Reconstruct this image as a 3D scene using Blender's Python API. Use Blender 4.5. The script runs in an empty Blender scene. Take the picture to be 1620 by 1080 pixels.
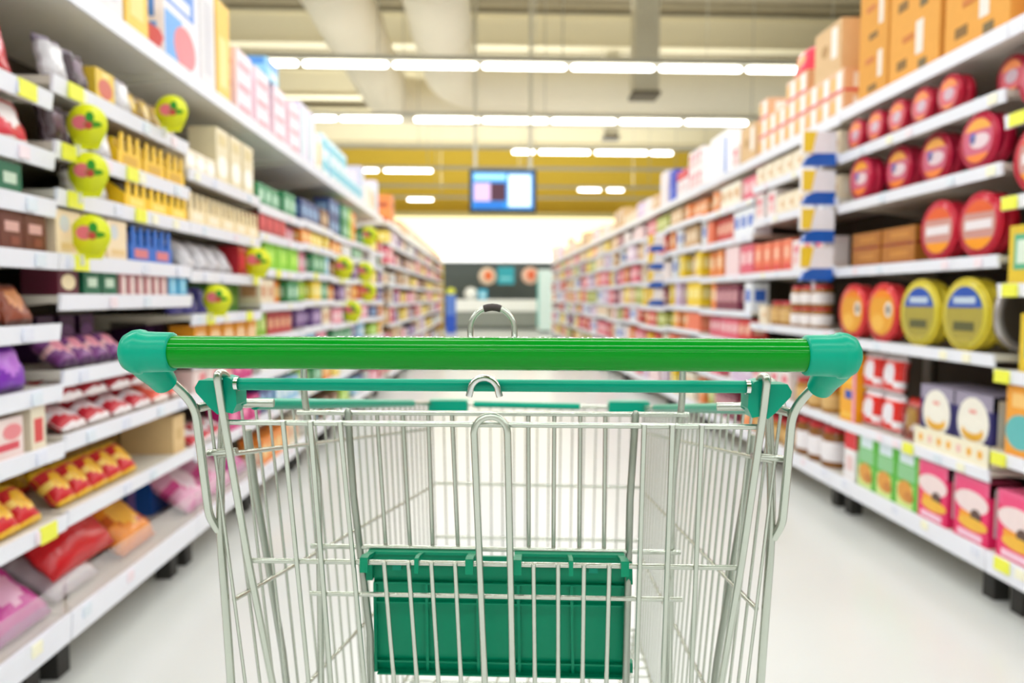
import bpy, math, random
from math import sin, cos, pi, radians, sqrt
random.seed(7)
SC = bpy.context.scene
COL = SC.collection
H = 1.10                      # eye height

# ------------------------------------------------------------------ materials
def lin(c):
    return tuple(x/12.92 if x <= .04045 else ((x+.055)/1.055)**2.4 for x in c)
def hexc(h):
    return tuple(int(h[i:i+2], 16)/255 for i in (0, 2, 4))
_M = {}
def mat(h, rough=.45, metal=0., var=.06, scale=30., bump=0., spec=.5):
    key = (h, rough, metal, var, scale, bump)
    if key in _M: return _M[key]
    m = bpy.data.materials.new('paint_'+h); m.use_nodes = True
    nt = m.node_tree; b = nt.nodes['Principled BSDF']
    c = lin(hexc(h))
    n = nt.nodes.new('ShaderNodeTexNoise'); n.inputs['Scale'].default_value = scale; n.inputs['Detail'].default_value = 3
    tc = nt.nodes.new('ShaderNodeTexCoord'); nt.links.new(tc.outputs['Object'], n.inputs['Vector'])
    mx = nt.nodes.new('ShaderNodeMix'); mx.data_type = 'RGBA'
    mx.inputs[6].default_value = (*[x*(1-var) for x in c], 1); mx.inputs[7].default_value = (*[min(1, x*(1+var)) for x in c], 1)
    nt.links.new(n.outputs['Fac'], mx.inputs[0]); nt.links.new(mx.outputs[2], b.inputs['Base Color'])
    b.inputs['Roughness'].default_value = rough; b.inputs['Metallic'].default_value = metal
    b.inputs['Specular IOR Level'].default_value = spec
    if bump:
        bp = nt.nodes.new('ShaderNodeBump'); bp.inputs['Strength'].default_value = bump; bp.inputs['Distance'].default_value = .01
        nt.links.new(n.outputs['Fac'], bp.inputs['Height']); nt.links.new(bp.outputs[0], b.inputs['Normal'])
    _M[key] = m
    return m
def emis(name, h, s):
    m = bpy.data.materials.new(name); m.use_nodes = True
    b = m.node_tree.nodes['Principled BSDF']
    b.inputs['Base Color'].default_value = (*lin(hexc(h)), 1)
    b.inputs['Emission Color'].default_value = (*lin(hexc(h)), 1); b.inputs['Emission Strength'].default_value = s
    return m
def clear(name, rough=.08, tint=(.95, .95, .97), mixf=.72):
    m = bpy.data.materials.new(name); m.use_nodes = True
    nt = m.node_tree; b = nt.nodes['Principled BSDF']; out = nt.nodes['Material Output']
    b.inputs['Base Color'].default_value = (*tint, 1); b.inputs['Roughness'].default_value = rough
    t = nt.nodes.new('ShaderNodeBsdfTransparent'); mx = nt.nodes.new('ShaderNodeMixShader')
    mx.inputs[0].default_value = mixf
    nt.links.new(b.outputs[0], mx.inputs[1]); nt.links.new(t.outputs[0], mx.inputs[2]); nt.links.new(mx.outputs[0], out.inputs[0])
    return m

# ------------------------------------------------------------------ mesh builder
class MB:
    def __init__(s): s.v = []; s.f = []; s.m = []; s.s = []; s.mats = []
    def mi(s, m):
        if m not in s.mats: s.mats.append(m)
        return s.mats.index(m)
    def add(s, vs, fs, m, smooth=False):
        o = len(s.v); s.v += [tuple(p) for p in vs]; k = s.mi(m)
        for f in fs: s.f.append(tuple(i+o for i in f)); s.m.append(k); s.s.append(smooth)
        return s
    def box(s, x0, x1, y0, y1, z0, z1, m):
        vs = [(x, y, z) for z in (z0, z1) for y in (y0, y1) for x in (x0, x1)]
        return s.add(vs, [(0, 2, 3, 1), (4, 5, 7, 6), (0, 1, 5, 4), (2, 6, 7, 3), (0, 4, 6, 2), (1, 3, 7, 5)], m)
    def prism(s, poly, a, b, m, axis='y', smooth=False):
        # poly in the plane across axis, extruded from a to b
        def P(p, t):
            return {'y': (p[0], t, p[1]), 'x': (t, p[0], p[1]), 'z': (p[0], p[1], t)}[axis]
        n = len(poly)
        vs = [P(p, a) for p in poly]+[P(p, b) for p in poly]
        s.add(vs, [(i, (i+1) % n, n+(i+1) % n, n+i) for i in range(n)], m, smooth)
        s.add(vs, [tuple(range(n))[::-1], tuple(range(n, 2*n))], m)
        return s
    def lathe(s, prof, m, axis='z', seg=20, c=(0, 0, 0), smooth=True, sx=1., sy=1.):
        vs = []; n = len(prof)
        for r, t in prof:
            for k in range(seg):
                a = 2*pi*k/seg; p = (r*cos(a)*sx, r*sin(a)*sy, t)
                if axis == 'y': p = (p[0], p[2], p[1])
                if axis == 'x': p = (p[2], p[0], p[1])
                vs.append((p[0]+c[0], p[1]+c[1], p[2]+c[2]))
        fs = [(i*seg+k, i*seg+(k+1) % seg, (i+1)*seg+(k+1) % seg, (i+1)*seg+k) for i in range(n-1) for k in range(seg)]
        fs += [tuple(range(seg))[::-1], tuple(range((n-1)*seg, n*seg))]
        return s.add(vs, fs, m, smooth)
    def tube(s, path, r, m, seg=8, caps=True):
        path = [tuple(p) for p in path]; n = len(path); vs = []
        rr = r if isinstance(r, (list, tuple)) else [r]*n
        prev = None
        for i, p in enumerate(path):
            a = path[max(0, i-1)]; b = path[min(n-1, i+1)]
            d = [b[j]-a[j] for j in range(3)]; L = sqrt(sum(x*x for x in d)) or 1; d = [x/L for x in d]
            if prev is None: up = (0, 0, 1) if abs(d[2]) < .9 else (0, 1, 0)
            else: up = prev
            dt = sum(up[j]*d[j] for j in range(3)); u = [up[j]-dt*d[j] for j in range(3)]
            L = sqrt(sum(x*x for x in u)) or 1; u = [x/L for x in u]; prev = u
            w = [d[1]*u[2]-d[2]*u[1], d[2]*u[0]-d[0]*u[2], d[0]*u[1]-d[1]*u[0]]
            for k in range(seg):
                t = 2*pi*k/seg
                vs.append(tuple(p[j]+rr[i]*(cos(t)*u[j]+sin(t)*w[j]) for j in range(3)))
        fs = [(i*seg+k, i*seg+(k+1) % seg, (i+1)*seg+(k+1) % seg, (i+1)*seg+k) for i in range(n-1) for k in range(seg)]
        s.add(vs, fs, m, True)
        if caps: s.add(vs, [tuple(range(seg))[::-1], tuple(range((n-1)*seg, n*seg))], m)
        return s
    def ell(s, cx, cz, rx, rz, y, t, m, seg=18):
        return s.prism([(cx+rx*cos(2*pi*k/seg), cz+rz*sin(2*pi*k/seg)) for k in range(seg)], y-t, y, m)
    def mesh(s, name):
        me = bpy.data.meshes.new(name); me.from_pydata(s.v, [], s.f)
        for m in s.mats: me.materials.append(m)
        me.polygons.foreach_set('material_index', s.m); me.polygons.foreach_set('use_smooth', s.s)
        me.update(); return me
    def build(s, name, parent=None, loc=(0, 0, 0)):
        o = bpy.data.objects.new(name, s.mesh(name)); COL.objects.link(o); o.location = loc
        if parent: o.parent = parent
        return o
def fillet(pts, r, n=5):
    out = [pts[0]]
    for i in range(1, len(pts)-1):
        a, p, b = pts[i-1], pts[i], pts[i+1]
        da = [a[j]-p[j] for j in range(3)]; db = [b[j]-p[j] for j in range(3)]
        la = sqrt(sum(x*x for x in da)); lb = sqrt(sum(x*x for x in db)); q = min(r, la*.48, lb*.48)
        A = [p[j]+da[j]/la*q for j in range(3)]; B = [p[j]+db[j]/lb*q for j in range(3)]
        for k in range(n+1):
            t = k/n; out.append(tuple((1-t)**2*A[j]+2*t*(1-t)*p[j]+t*t*B[j] for j in range(3)))
    out.append(pts[-1]); return out
def tag(o, label, cat, group=None, kind=None):
    if label: o['label'] = label
    if cat: o['category'] = cat
    if group: o['group'] = group
    if kind: o['kind'] = kind
    return o
def empty(name, loc, rz=0., label=None, cat=None, group=None):
    o = bpy.data.objects.new(name, None); COL.objects.link(o); o.location = loc; o.rotation_euler = (0, 0, rz); o.empty_display_size = .1
    return tag(o, label, cat, group)
def struct(mb, name, label, cat='structure'):
    o = mb.build(name); tag(o, label, cat, None, 'structure'); return o

# ------------------------------------------------------------------ camera
F = 1150.
yaw = math.atan(40/F); pit = math.atan(70/F*cos(yaw)); roll = radians(.15)
cam = bpy.data.cameras.new('camera'); co = bpy.data.objects.new('camera', cam); COL.objects.link(co)
from mathutils import Matrix, Vector
fw = Vector((sin(yaw)*cos(pit), cos(yaw)*cos(pit), -sin(pit)))
r0 = Vector((cos(yaw), -sin(yaw), 0)); u0 = r0.cross(fw)
rt = r0*cos(roll)+u0*sin(roll); up = -r0*sin(roll)+u0*cos(roll)
mw = Matrix(((rt.x, up.x, -fw.x, 0), (rt.y, up.y, -fw.y, 0), (rt.z, up.z, -fw.z, H), (0, 0, 0, 1)))
co.matrix_world = mw
cam.sensor_width = 36; cam.lens = 36*F/1620; cam.clip_start = .05; cam.clip_end = 100
cam.dof.use_dof = True; cam.dof.focus_distance = .63; cam.dof.aperture_fstop = cam.lens/6.3
SC.camera = co
vs = SC.view_settings; vs.view_transform = 'Standard'; vs.look = 'None'; vs.gamma = 1; vs.use_curve_mapping = False
vs.exposure = 0.12
SC.cycles.use_denoising = True
SC.cycles.max_bounces = 8; SC.cycles.diffuse_bounces = 5; SC.cycles.transparent_max_bounces = 12
SC.cycles.caustics_reflective = False; SC.cycles.caustics_refractive = False
SC.cycles.sample_clamp_indirect = 6

# ------------------------------------------------------------------ setting
WX0, WX1, WY0, WY1, ZC = -13., 13., -10., 27., 7.6
def floor_mat():
    m = mat('d8dad8', .22, 0, .03, 1.3, spec=.5); return m
struct(MB().box(WX0, WX1, WY0, WY1, -.2, 0, floor_mat()), 'floor', 'pale polished vinyl floor of the supermarket', 'floor')
deck = MB(); dm = mat('9a8f74', .8, 0, .1, 3)
deck.box(WX0, WX1, WY0, WY1, ZC, ZC+.15, dm)
for i in range(60):
    y = WY0+.3+i*.62
    if y < WY1-.2: deck.box(WX0+.05, WX1-.05, y, y+.25, ZC-.09, ZC, dm)
struct(deck, 'ceiling', 'beige ribbed metal roof deck high above the aisle', 'ceiling')
yel = mat('ecc944', .7, 0, .04, .6)
struct(MB().box(WX0, WX1, WY1, WY1+.2, 0, ZC, yel), 'wall_back', 'yellow painted wall closing the far end of the store', 'wall')
wl = mat('e8e6de', .8)
struct(MB().box(WX0-.2, WX0, WY0, WY1, 0, ZC, wl), 'wall_left', 'cream store wall beyond the sweets shelves', 'wall')
struct(MB().box(WX1, WX1+.2, WY0, WY1, 0, ZC, wl), 'wall_right', 'cream store wall beyond the biscuit shelves', 'wall')
struct(MB().box(WX0, WX1, WY0-.2, WY0, 0, ZC, wl), 'wall_front', 'cream store wall behind the shopper', 'wall')
bm_ = mat('e6dcbc', .75)
for k, (y, z0, z1, nm) in enumerate([(17., 6.85, 7.52, 'near'), (21.2, 6.8, 7.52, 'middle'), (25., 6.25, 7.4, 'far'), (12.6, 6.85, 7.52, 'unseen')]):
    b = MB(); b.box(WX0, WX1, y, y+.1, z0, z1, bm_); b.box(WX0, WX1, y-.12, y+.22, z0-.05, z0, bm_); b.box(WX0, WX1, y-.12, y+.22, z1-.03, z1, bm_)
    struct(b, 'trim_%d' % (k+1), 'cream steel roof beam crossing the ceiling, %s' % ['above the first lamp rows', 'behind the air duct', 'just before the yellow wall', 'over the cart'][k], 'beam')

# air ducts
dmat = mat('eee6d0', .6, 0, .03, 2)
def duct(x, yend, label, rr=.48, z=5.35):
    path = [(x, -6, z), (x, 6, z)]+fillet([(x, 8, z), (x, yend, z), (12.5, yend, z)], 1.1, 10)[1:]
    root = MB().tube(path, rr, dmat, seg=28).build('air_duct'); tag(root, label, 'air duct', 'round air ducts')
    for y in (9.6, 11.8): MB().lathe([(rr+.005, y-.03), (rr+.025, y-.02), (rr+.025, y+.02), (rr+.005, y+.03)], dmat, 'y', 28, (x, 0, z)).build('seam_band', root)
    for y in (9., 12.):
        MB().tube([(x, y, z+rr), (x, y, ZC-.09)], .012, dmat, 6).build('hanger_rod', root)
duct(-.72, 14.9, 'thick round cream duct turning sideways above the hanging screen')
duct(-2.12, 16.3, 'thick round cream duct nearer the sweets shelves, beside its twin')
gp = mat('c9c3ae', .6); dk = mat('6c6455', .7)
for x, y, w, zb, l in [(2.78, 13., .42, 4.62, 'boxy grey drop duct with a dark vent, the larger one'), (2.94, 17.45, .32, 4.84, 'boxy grey drop duct with a dark vent, the smaller one behind')]:
    b = MB(); b.box(-w/2, w/2, -w/2, w/2, .06, ZC-.09-zb, gp); o = b.build('drop_duct', None, (x, y, zb)); tag(o, l, 'air duct', 'drop ducts')
    MB().box(-w/2-.03, w/2+.03, -w/2-.03, w/2+.03, 0, .07, dk).build('vent', o)

# light rows
tube_m = emis('lamp_tube', 'fffdf8', 7.); trunk_m = mat('b9b6a8', .5)
ZL = 4.13
def light_row(y, segs, label, tx0=-9, tx1=9):
    o = MB().box(tx0, tx1, y-.04, y+.04, ZL+.05, ZL+.12, trunk_m).build('lamp_track'); tag(o, label, 'ceiling light', 'lamp rows')
    for a, b in segs:
        t = MB(); t.tube([(a+.035, y, ZL), (a+.06, y, ZL), (b-.06, y, ZL), (b-.035, y, ZL)], [.015, .037, .037, .015], tube_m, 8); t.build('lamp_tube', o)
    for xx in (-6, -1.42, 1., 4.6):
        MB().tube([(xx, y, ZL+.12), (xx, y, ZC-.09)], .008, trunk_m, 5).build('hanger_rod', o)
light_row(9.77, [(-8.28+1.17*k, -8.28+1.17*(k+1)) for k in range(14)], 'brightest lamp row, crossing the aisle closest to the cart')
light_row(12.7, [(-4.9, -3.72), (-3.7, -2.53), (-2.53, -1.43), (-1.27, -.10), (-.10, 1.08), (1.08, 2.26), (2.26, 3.4), (3.41, 4.56)], 'second lamp row from the cart, running behind the first')
light_row(15.4, [(.5, 1.03), (1.06, 2.19), (2.24, 3.41), (3.41, 3.94)], 'third lamp row, its lit tubes over the biscuit shelves')
light_row(17.8, [(-3.0, -2.58), (-2.5, -1.28)], 'fourth lamp row, two lit tubes over the sweets shelves')
light_row(20.7, [(2.55, 3.25), (3.38, 3.9)], 'fifth lamp row, lit beside the hanging screen towards the biscuit shelves')
light_row(23., [(-2.5, -1.65)], 'last lamp row, one short lit tube before the yellow wall')
def area(x, y, z, sx, sy, p, rot=(0, 0, 0)):
    l = bpy.data.lights.new('row_or_fill_light', 'AREA'); l.shape = 'RECTANGLE'; l.size = sx; l.size_y = sy; l.energy = p; l.color = (.95, .985, 1.)
    o = bpy.data.objects.new('row_or_fill_light', l); COL.objects.link(o); o.location = (x, y, z); o.rotation_euler = rot
for y in (7.1, 4.45, 1.8, -.85, -3.5, -6.2): area(0, y, ZL, 16, .12, 215)
for y in (9.77, 12.7, 15.4, 17.8, 20.7, 23.): area(0, y, ZL-.05, 15, .1, 130 if y > 14 else 170)
for y, z, p in ((3.2, 5.9, 200), (8.5, 5.9, 200), (13.9, 6.1, 230), (18.6, 4.4, 330), (22.3, 4.4, 480)): area(0, y, z, 14, 1., p, (pi, 0, 0))   # unseen fill lights added to brighten roof deck, beams and yellow wall

# hanging screen
SCR = {k: emis('screen_'+k, v, s) for k, v, s in (('blue', '1f7cc4', .8), ('pale', 'cfe6f2', .8), ('sky', '8cc8ea', .95), ('lilac', 'c9a8cf', .8), ('plum', '4a2638', .5), ('deep', '1464b4', .9))}
bz = mat('1d2126', .35)
tv = empty('television', (.26, 12., 2.477), 0, 'black framed screen hanging over the aisle showing a blue page', 'television')
MB().box(-.55, .55, 0, .09, 0, .70, bz).build('housing', tv)
s = MB(); s.box(-.50, .50, -.006, 0, .06, .655, SCR['blue']); s.box(-.47, .05, -.012, -.006, .53, .63, SCR['sky'])
s.box(-.47, .05, -.012, -.006, .19, .48, SCR['lilac']); s.box(-.2, .05, -.016, -.012, .19, .48, SCR['plum']); s.box(-.47, 0, -.012, -.006, .07, .17, SCR['deep'])
s.box(.09, .46, -.012, -.006, .1, .62, SCR['pale']); s.build('display', tv)
for x in (-.45, .45): MB().tube([(x, .05, .70), (x, .05, ZC-.09-2.477)], .03, mat('d8d4c2', .5), 8).build('hanging_pole', tv)

# far counter
wh = mat('f2f2ee', .4); gr = mat('8c9088', .5); dg = mat('4d5450', .6)
fa = MB(); fa.box(-4.6, 5., 26.2, 26.95, 2.64, 3.95, emis('lit_fascia', 'fff3cc', 1.08)); o = fa.build('light_box'); tag(o, 'long glowing cream lit fascia over the far counter', 'light box')
MB().box(-4.7, 5.1, 26.1, 26.97, 3.95, 4.12, mat('dcd29a', .6)).build('cornice', o)
MB().box(-4.7, 5.1, 26.08, 26.97, 2.38, 2.64, emis('fascia_tube', 'ffffff', 1.2)).build('light_strip', o)
b = MB().box(-4.6, 5., 26.6, 26.9, 0, 2.37, dg); o = b.build('counter_backdrop'); tag(o, 'dark grey recess wall behind the far counter', 'partition')
ct = empty('service_counter', (.35, 24.9, 0), 0, 'white topped service counter at the far end of the aisle', 'counter')
MB().box(-1.5, 1.5, 0, .8, .1, .62, gr).build('base', ct); MB().box(-1.55, 1.55, -.05, .85, .62, 1.02, wh).build('counter_top', ct); MB().box(-1.45, 1.45, .03, .75, 0, .1, dg).build('kick_board', ct)
for x, z, c1, c2, lb in [(.02, 1.72, 'f4d9c0', 'e8703a', 'round orange and white hanging sign beside the teal board'), (1.5, 1.75, 'f3c7b0', 'e46a3e', 'round orange hanging sign nearest the biscuit shelves')]:
    o = MB().lathe([(.30, -.02), (.30, .02)], mat(c1), 'y', 24).build('round_sign', None, (x, 25.2, z+.1)); tag(o, lb, 'sign', 'round counter signs')
    MB().ell(.03, .02, .15, .17, -.02, .01, mat(c2)).build('picture', o); MB().tube([(0, 0, .3), (0, 0, .76)], .01, gr, 6).build('hanger', o)
o = MB().box(-.29, .29, 0, .03, 0, .6, mat('2aa3b4')).build('hanging_board', None, (.66, 25.3, 1.55)); tag(o, 'teal rectangular board hanging between the round signs', 'sign')
MB().box(-.2, .2, -.01, 0, .15, .25, mat('7fd0d8')).build('print_band', o); MB().tube([(0, .015, .6), (0, .015, 1.0)], .01, gr, 6).build('hanger', o)
o = MB().lathe([(.1, 0), (.22, .1), (.24, .2), (.18, .36), (.05, .42)], wh, 'z', 18).build('white_tub', None, (-.55, 25.3, 1.02)); tag(o, 'rounded white tub standing on the far counter', 'tub')
o = MB().box(-.16, .16, -.1, .1, 0, .36, mat('23a6cc')).build('counter_box', None, (-.14, 25.25, 1.02)); tag(o, 'cyan box standing on the far counter beside the white tub', 'box')
MB().box(-.1, .1, -.105, -.1, .1, .24, mat('bfe6f0')).build('box_label', o)
o = empty('display_stand', (-1.1, 22.4, 0), 0, 'tall blue floor display stand with a yellow header at the aisle end', 'display stand')
MB().box(-.15, .15, -.15, .15, .0, .55, mat('1d4fc0')).build('base', o); MB().box(-.15, .15, -.13, .15, .55, 1.18, mat('5a7ed0')).build('panel', o); MB().ell(0, 1.28, .14, .11, .05, .04, mat('dfe04a')).build('header', o)
o = empty('upright_fridge', (1.95, 22.7, 0), 0, 'tall white fridge with a teal side at the far end of the biscuit shelves', 'fridge')
MB().box(-.35, .5, -.4, .4, .08, 1.95, mat('d9ece8', .3)).build('cabinet', o); MB().box(-.365, -.35, -.36, .36, .2, 1.85, mat('58c2bb', .3)).build('door', o); MB().box(-.3, .45, -.35, .35, 0, .08, dg).build('plinth', o)

# ------------------------------------------------------------------ shelving
lipm = mat('eef0fa', .3, 0, .02); shm = mat('d6d0c4', .5, 0, .04); bkm = mat('4d443a', .7, 0, .1); canm = mat('f2efe6', .5, 0, .03); ftm = mat('2a2825', .6); tagm = mat('eef04a', .5)  # bkm: beige back panel darkened, shade behind the goods put into its colour
acr = clear('clear_plastic', .1, (.96, .94, .95), .84); postm = mat('8f8d88', .5)
XL, XR = -1.16, 1.78
DEP = .50
ORD = ['zeroth', 'first', 'second', 'third', 'fourth', 'fifth', 'sixth', 'seventh', 'eighth', 'ninth', 'tenth', 'eleventh', 'twelfth', 'thirteenth', 'fourteenth', 'fifteenth', 'sixteenth', 'seventeenth', 'eighteenth', 'nineteenth', 'twentieth', 'twenty-first', 'twenty-second', 'twenty-third', 'twenty-fourth', 'twenty-fifth']
class Bay:
    pass
def bay(side, idx, y0, y1, levels, canopy, tags=(), riser=False, label=''):
    """one shelving unit; local x runs into the shelf (0 = front edge), local y along the aisle"""
    B = Bay(); B.side = side; B.y0 = y0; B.y1 = y1; B.levels = levels; B.canopy = canopy
    B.name = '%s %s bay' % (ORD[idx], 'left' if side < 0 else 'right')
    X = XL if side < 0 else XR; sg = -1 if side < 0 else 1
    B.X = X; B.sg = sg
    root = empty('shelving_unit', (X, y0, 0), 0, label or 'metal shelving unit, %s counting from the cart' % B.name, 'shelving unit', 'shelving units along the %s side' % ('left' if side < 0 else 'right'))
    L = y1-y0-.004
    def bx(mb, x0, x1, a, b, z0, z1, m):
        p, q = sorted((sg*x0, sg*x1)); return mb.box(p, q, a, b, z0, z1, m)
    ztop = canopy-.031 if canopy else levels[0]+.25
    bx(MB(), DEP+.03, DEP+.05, 0, L, .10, ztop, bkm).build('back_panel', root)
    for a in (.0, L-.03): bx(MB(), DEP, DEP+.03, a, a+.03, .0, ztop, postm).build('upright', root)
    for a in (.04, L-.10):
        bx(MB(), .07, .13, a, a+.06, 0, .115, ftm).build('foot', root)
    def shelf(z, dep, th, lip, m, under=False):
        f0 = 0 if not under else 0
        b = MB(); bx(b, f0+.012, DEP+(.05 if under else 0), .002, L, z-th, z, m)
        o = b.build('shelf', root)
        r = MB(); prof = [(sg*0, z+.004), (sg*.012, z+.004), (sg*.014, z-lip), (sg*.006, z-lip)]
        r.prism(prof, .002, L, lipm, 'y'); r.build('price_rail', o)
        if dep > .3:
            for a in (.03, L-.045):
                k = MB(); k.prism([(sg*.05, z-th), (sg*DEP, z-th), (sg*DEP, z-th-.06), (sg*.3, z-th-.03)], a, a+.012, m, 'y'); k.build('bracket', o)
        return o
    B.sh = []
    for i, z in enumerate(levels):
        o = shelf(z, DEP, .022 if i < len(levels)-1 else .07, .042 if i < len(levels)-1 else .075, shm)
        B.sh.append(o)
        for (ti, ty) in tags:
            if ti == i:
                t = MB(); bx(t, -.005, .001, ty-y0-.035, ty-y0+.035, z-.042, z+.002, tagm); t.build('price_tag', o)
        if y0 < 6:
            for q in range(int(L/.22)):
                if random.random() < .75:
                    ty = .1+q*.22+random.uniform(-.05, .05)
                    t = MB(); bx(t, -.003, .002, ty-.02, ty+.02, z-.036, z-.004, mat(random.choice(['e3e6f4', 'f2e2ea', 'dfe8f2', 'f6f3d8']))); t.build('price_tag', o)
    if canopy:
        shelf(canopy, .56, .03, .05, canm, True)
    if riser:
        z = levels[-1]; t = MB(); bx(t, .016, .019, .01, L-.01, z+.0, z+.10, acr); t.build('plastic_riser', root)
    return B

# ------------------------------------------------------------------ products
class Proto:
    def __init__(s, name, cat, desc, w, d, h, mb, parts=()):
        s.name, s.cat, s.desc, s.w, s.d, s.h = name, cat, desc, w, d, h
        s.mb = mb; s.me = mb.mesh(name); s.parts = [(n, p.mesh(n)) for n, p in parts]
COUNT = {}; LAB = {}; STUFF = {}; CAP = 285; NPLACED = 0
def put(P, x, y, z, rz, label=None, group=None, parts=True, tilt=0.):
    global NPLACED
    c = COUNT.get(P.name, 0)
    if c >= CAP:
        S = STUFF.setdefault(P.name, MB()); mbx = P.mb; ca, sa = cos(rz), sin(rz); o = len(S.v)
        S.v += [(x+ca*p[0]-sa*p[1], y+sa*p[0]+ca*p[1], z+p[2]) for p in mbx.v]
        mp = [S.mi(m) for m in mbx.mats]
        S.f += [tuple(i+o for i in f) for f in mbx.f]; S.m += [mp[k] for k in mbx.m]; S.s += mbx.s
        return None
    COUNT[P.name] = c+1; NPLACED += 1
    o = bpy.data.objects.new(P.name, P.me); COL.objects.link(o); o.location = (x, y, z); o.rotation_euler = (tilt, 0, rz)
    base = label or P.desc; lab = base; k = 2
    while lab in LAB: lab = base+', %s copy' % ORD[min(k, 25)]; k += 1
    LAB[lab] = 1
    tag(o, lab, P.cat, group)
    if parts:
        for n, me in P.parts:
            c2 = bpy.data.objects.new(n, me); COL.objects.link(c2); c2.parent = o
    return o
CNT = {}
def shelfname(B, i):
    if i < 0: return 'canopy top'
    if i == len(B.levels)-1: return 'bottom deck'
    return 'top shelf' if i == 0 else '%s shelf down' % ORD[i+1]
def row(B, i, P, ya=None, yb=None, n=None, gap=.004, back=.02, layers=1, jit=.0, turn=0., zoff=0., parts=True, ltop=None, desc=None, layer0=0):
    """fill shelf i of bay B (i = -1 is the canopy) with copies of P from ya to yb (metres along the aisle)"""
    ya = B.y0+.012 if ya is None else max(ya, B.y0+.006); yb = B.y1-.012 if yb is None else min(yb, B.y1-.006)
    z = (B.canopy if i < 0 else B.levels[i])+zoff
    step = P.w+gap
    if n is None: n = max(1, int((yb-ya+gap)/step))
    elif n > 1: step = max(P.w+.001, (yb-ya-P.w)/(n-1))
    y = ya+P.w/2
    rz = pi/2 if B.side < 0 else -pi/2
    sn = shelfname(B, i); ds = desc or P.desc
    grp = '%s row, %s, %s' % (ds, sn, B.name)
    for k in range(n):
        if y+P.w/2 > B.y1+.002: break
        nl = layers if not isinstance(layers, (list, tuple)) else layers[k % len(layers)]
        for l in range(nl):
            key = (ds, sn, B.name, l+layer0); CNT[key] = CNT.get(key, 0)+1; c = CNT[key]
            lv = ' layer %s,' % ['one', 'two', 'three', 'four', 'five', 'six'][l+layer0] if (nl > 1 or layer0) else ''
            where = '%s from near end' % ORD[c] if c < len(ORD) else 'far along its row'
            lab = '%s, %s,%s %s, %s' % (ds, where, lv, sn, B.name)
            if len(lab.split()) > 16: lab = lab.replace(' from near end', ' along')
            if len(lab.split()) > 16: lab = lab.replace(' biscuit', '').replace(' display', '').replace(' sweet', '').replace(' shipping', '')
            x = B.X+B.sg*(back+P.d/2+random.uniform(0, jit))
            put(P, x, y, z+l*P.h, rz+turn+random.uniform(-jit, jit)*2, lab, grp, parts)
        y += step
    return y

def cmat(h, r=.4): return mat(h, r, 0, .05, 25)
def carton(name, cat, desc, w, d, h, body, front=(), side=(), top=None, rough=.4, label=True, flap=None):
    """printed box; front decals: (shape, cx, cz, rx, rz, colour) in fractions of the face"""
    b = MB(); b.box(-w/2, w/2, -d/2, d/2, 0, h, cmat(body, rough))
    if top: b.box(-w/2, w/2, -d/2-.0005, d/2, h*(1-.22), h+.0003, cmat(top, rough))
    p = MB()
    def span(c0, r, full, shape):      # keep every print inside its face
        c0 = c0*full/2; r = r*full/(2 if shape == 'o' else 4); lim = full*.492
        return max(-lim, c0-r), min(lim, c0+r)
    e = 0.
    for sh, cx, cz, rx, rz, c in front:
        m = cmat(c, rough); e += .0007; a0, a1 = span(cx, rx, w, sh)
        z0, z1 = max(h*.01, cz*h-rz*h/2), min(h*.99, cz*h+rz*h/2)
        if sh == 'o': p.ell((a0+a1)/2, (z0+z1)/2, (a1-a0)/2, (z1-z0)/2, -d/2, e, m, 18)
        else: p.box(a0, a1, -d/2-e, -d/2, z0, z1, m)
    e = 0.
    for sh, cx, cz, rx, rz, c in side:      # the sides stay surface pattern of the box itself
        m = cmat(c, rough); e += .0007; a0, a1 = span(cx, rx, d, sh)
        z0, z1 = max(h*.01, cz*h-rz*h/2), min(h*.99, cz*h+rz*h/2)
        for sg in (-1, 1):
            f0, f1 = sorted((sg*w/2, sg*(w/2+e)))
            if sh == 'o':
                poly = [((a0+a1)/2+(a1-a0)/2*cos(2*pi*k/14), (z0+z1)/2+(z1-z0)/2*sin(2*pi*k/14)) for k in range(14)]
                b.prism(poly, f0, f1, m, 'x')
            else: b.box(f0, f1, a0, a1, z0, z1, m)
    parts = []
    if p.v and label: parts = [('print', p)]
    elif p.v:
        b.v, o = b.v+p.v, len(b.v); mp = [b.mi(m) for m in p.mats]
        b.f += [tuple(i+o for i in f) for f in p.f]; b.m += [mp[k] for k in p.m]; b.s += p.s
    return Proto(name, cat, desc, w, d, h, b, parts)
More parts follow.
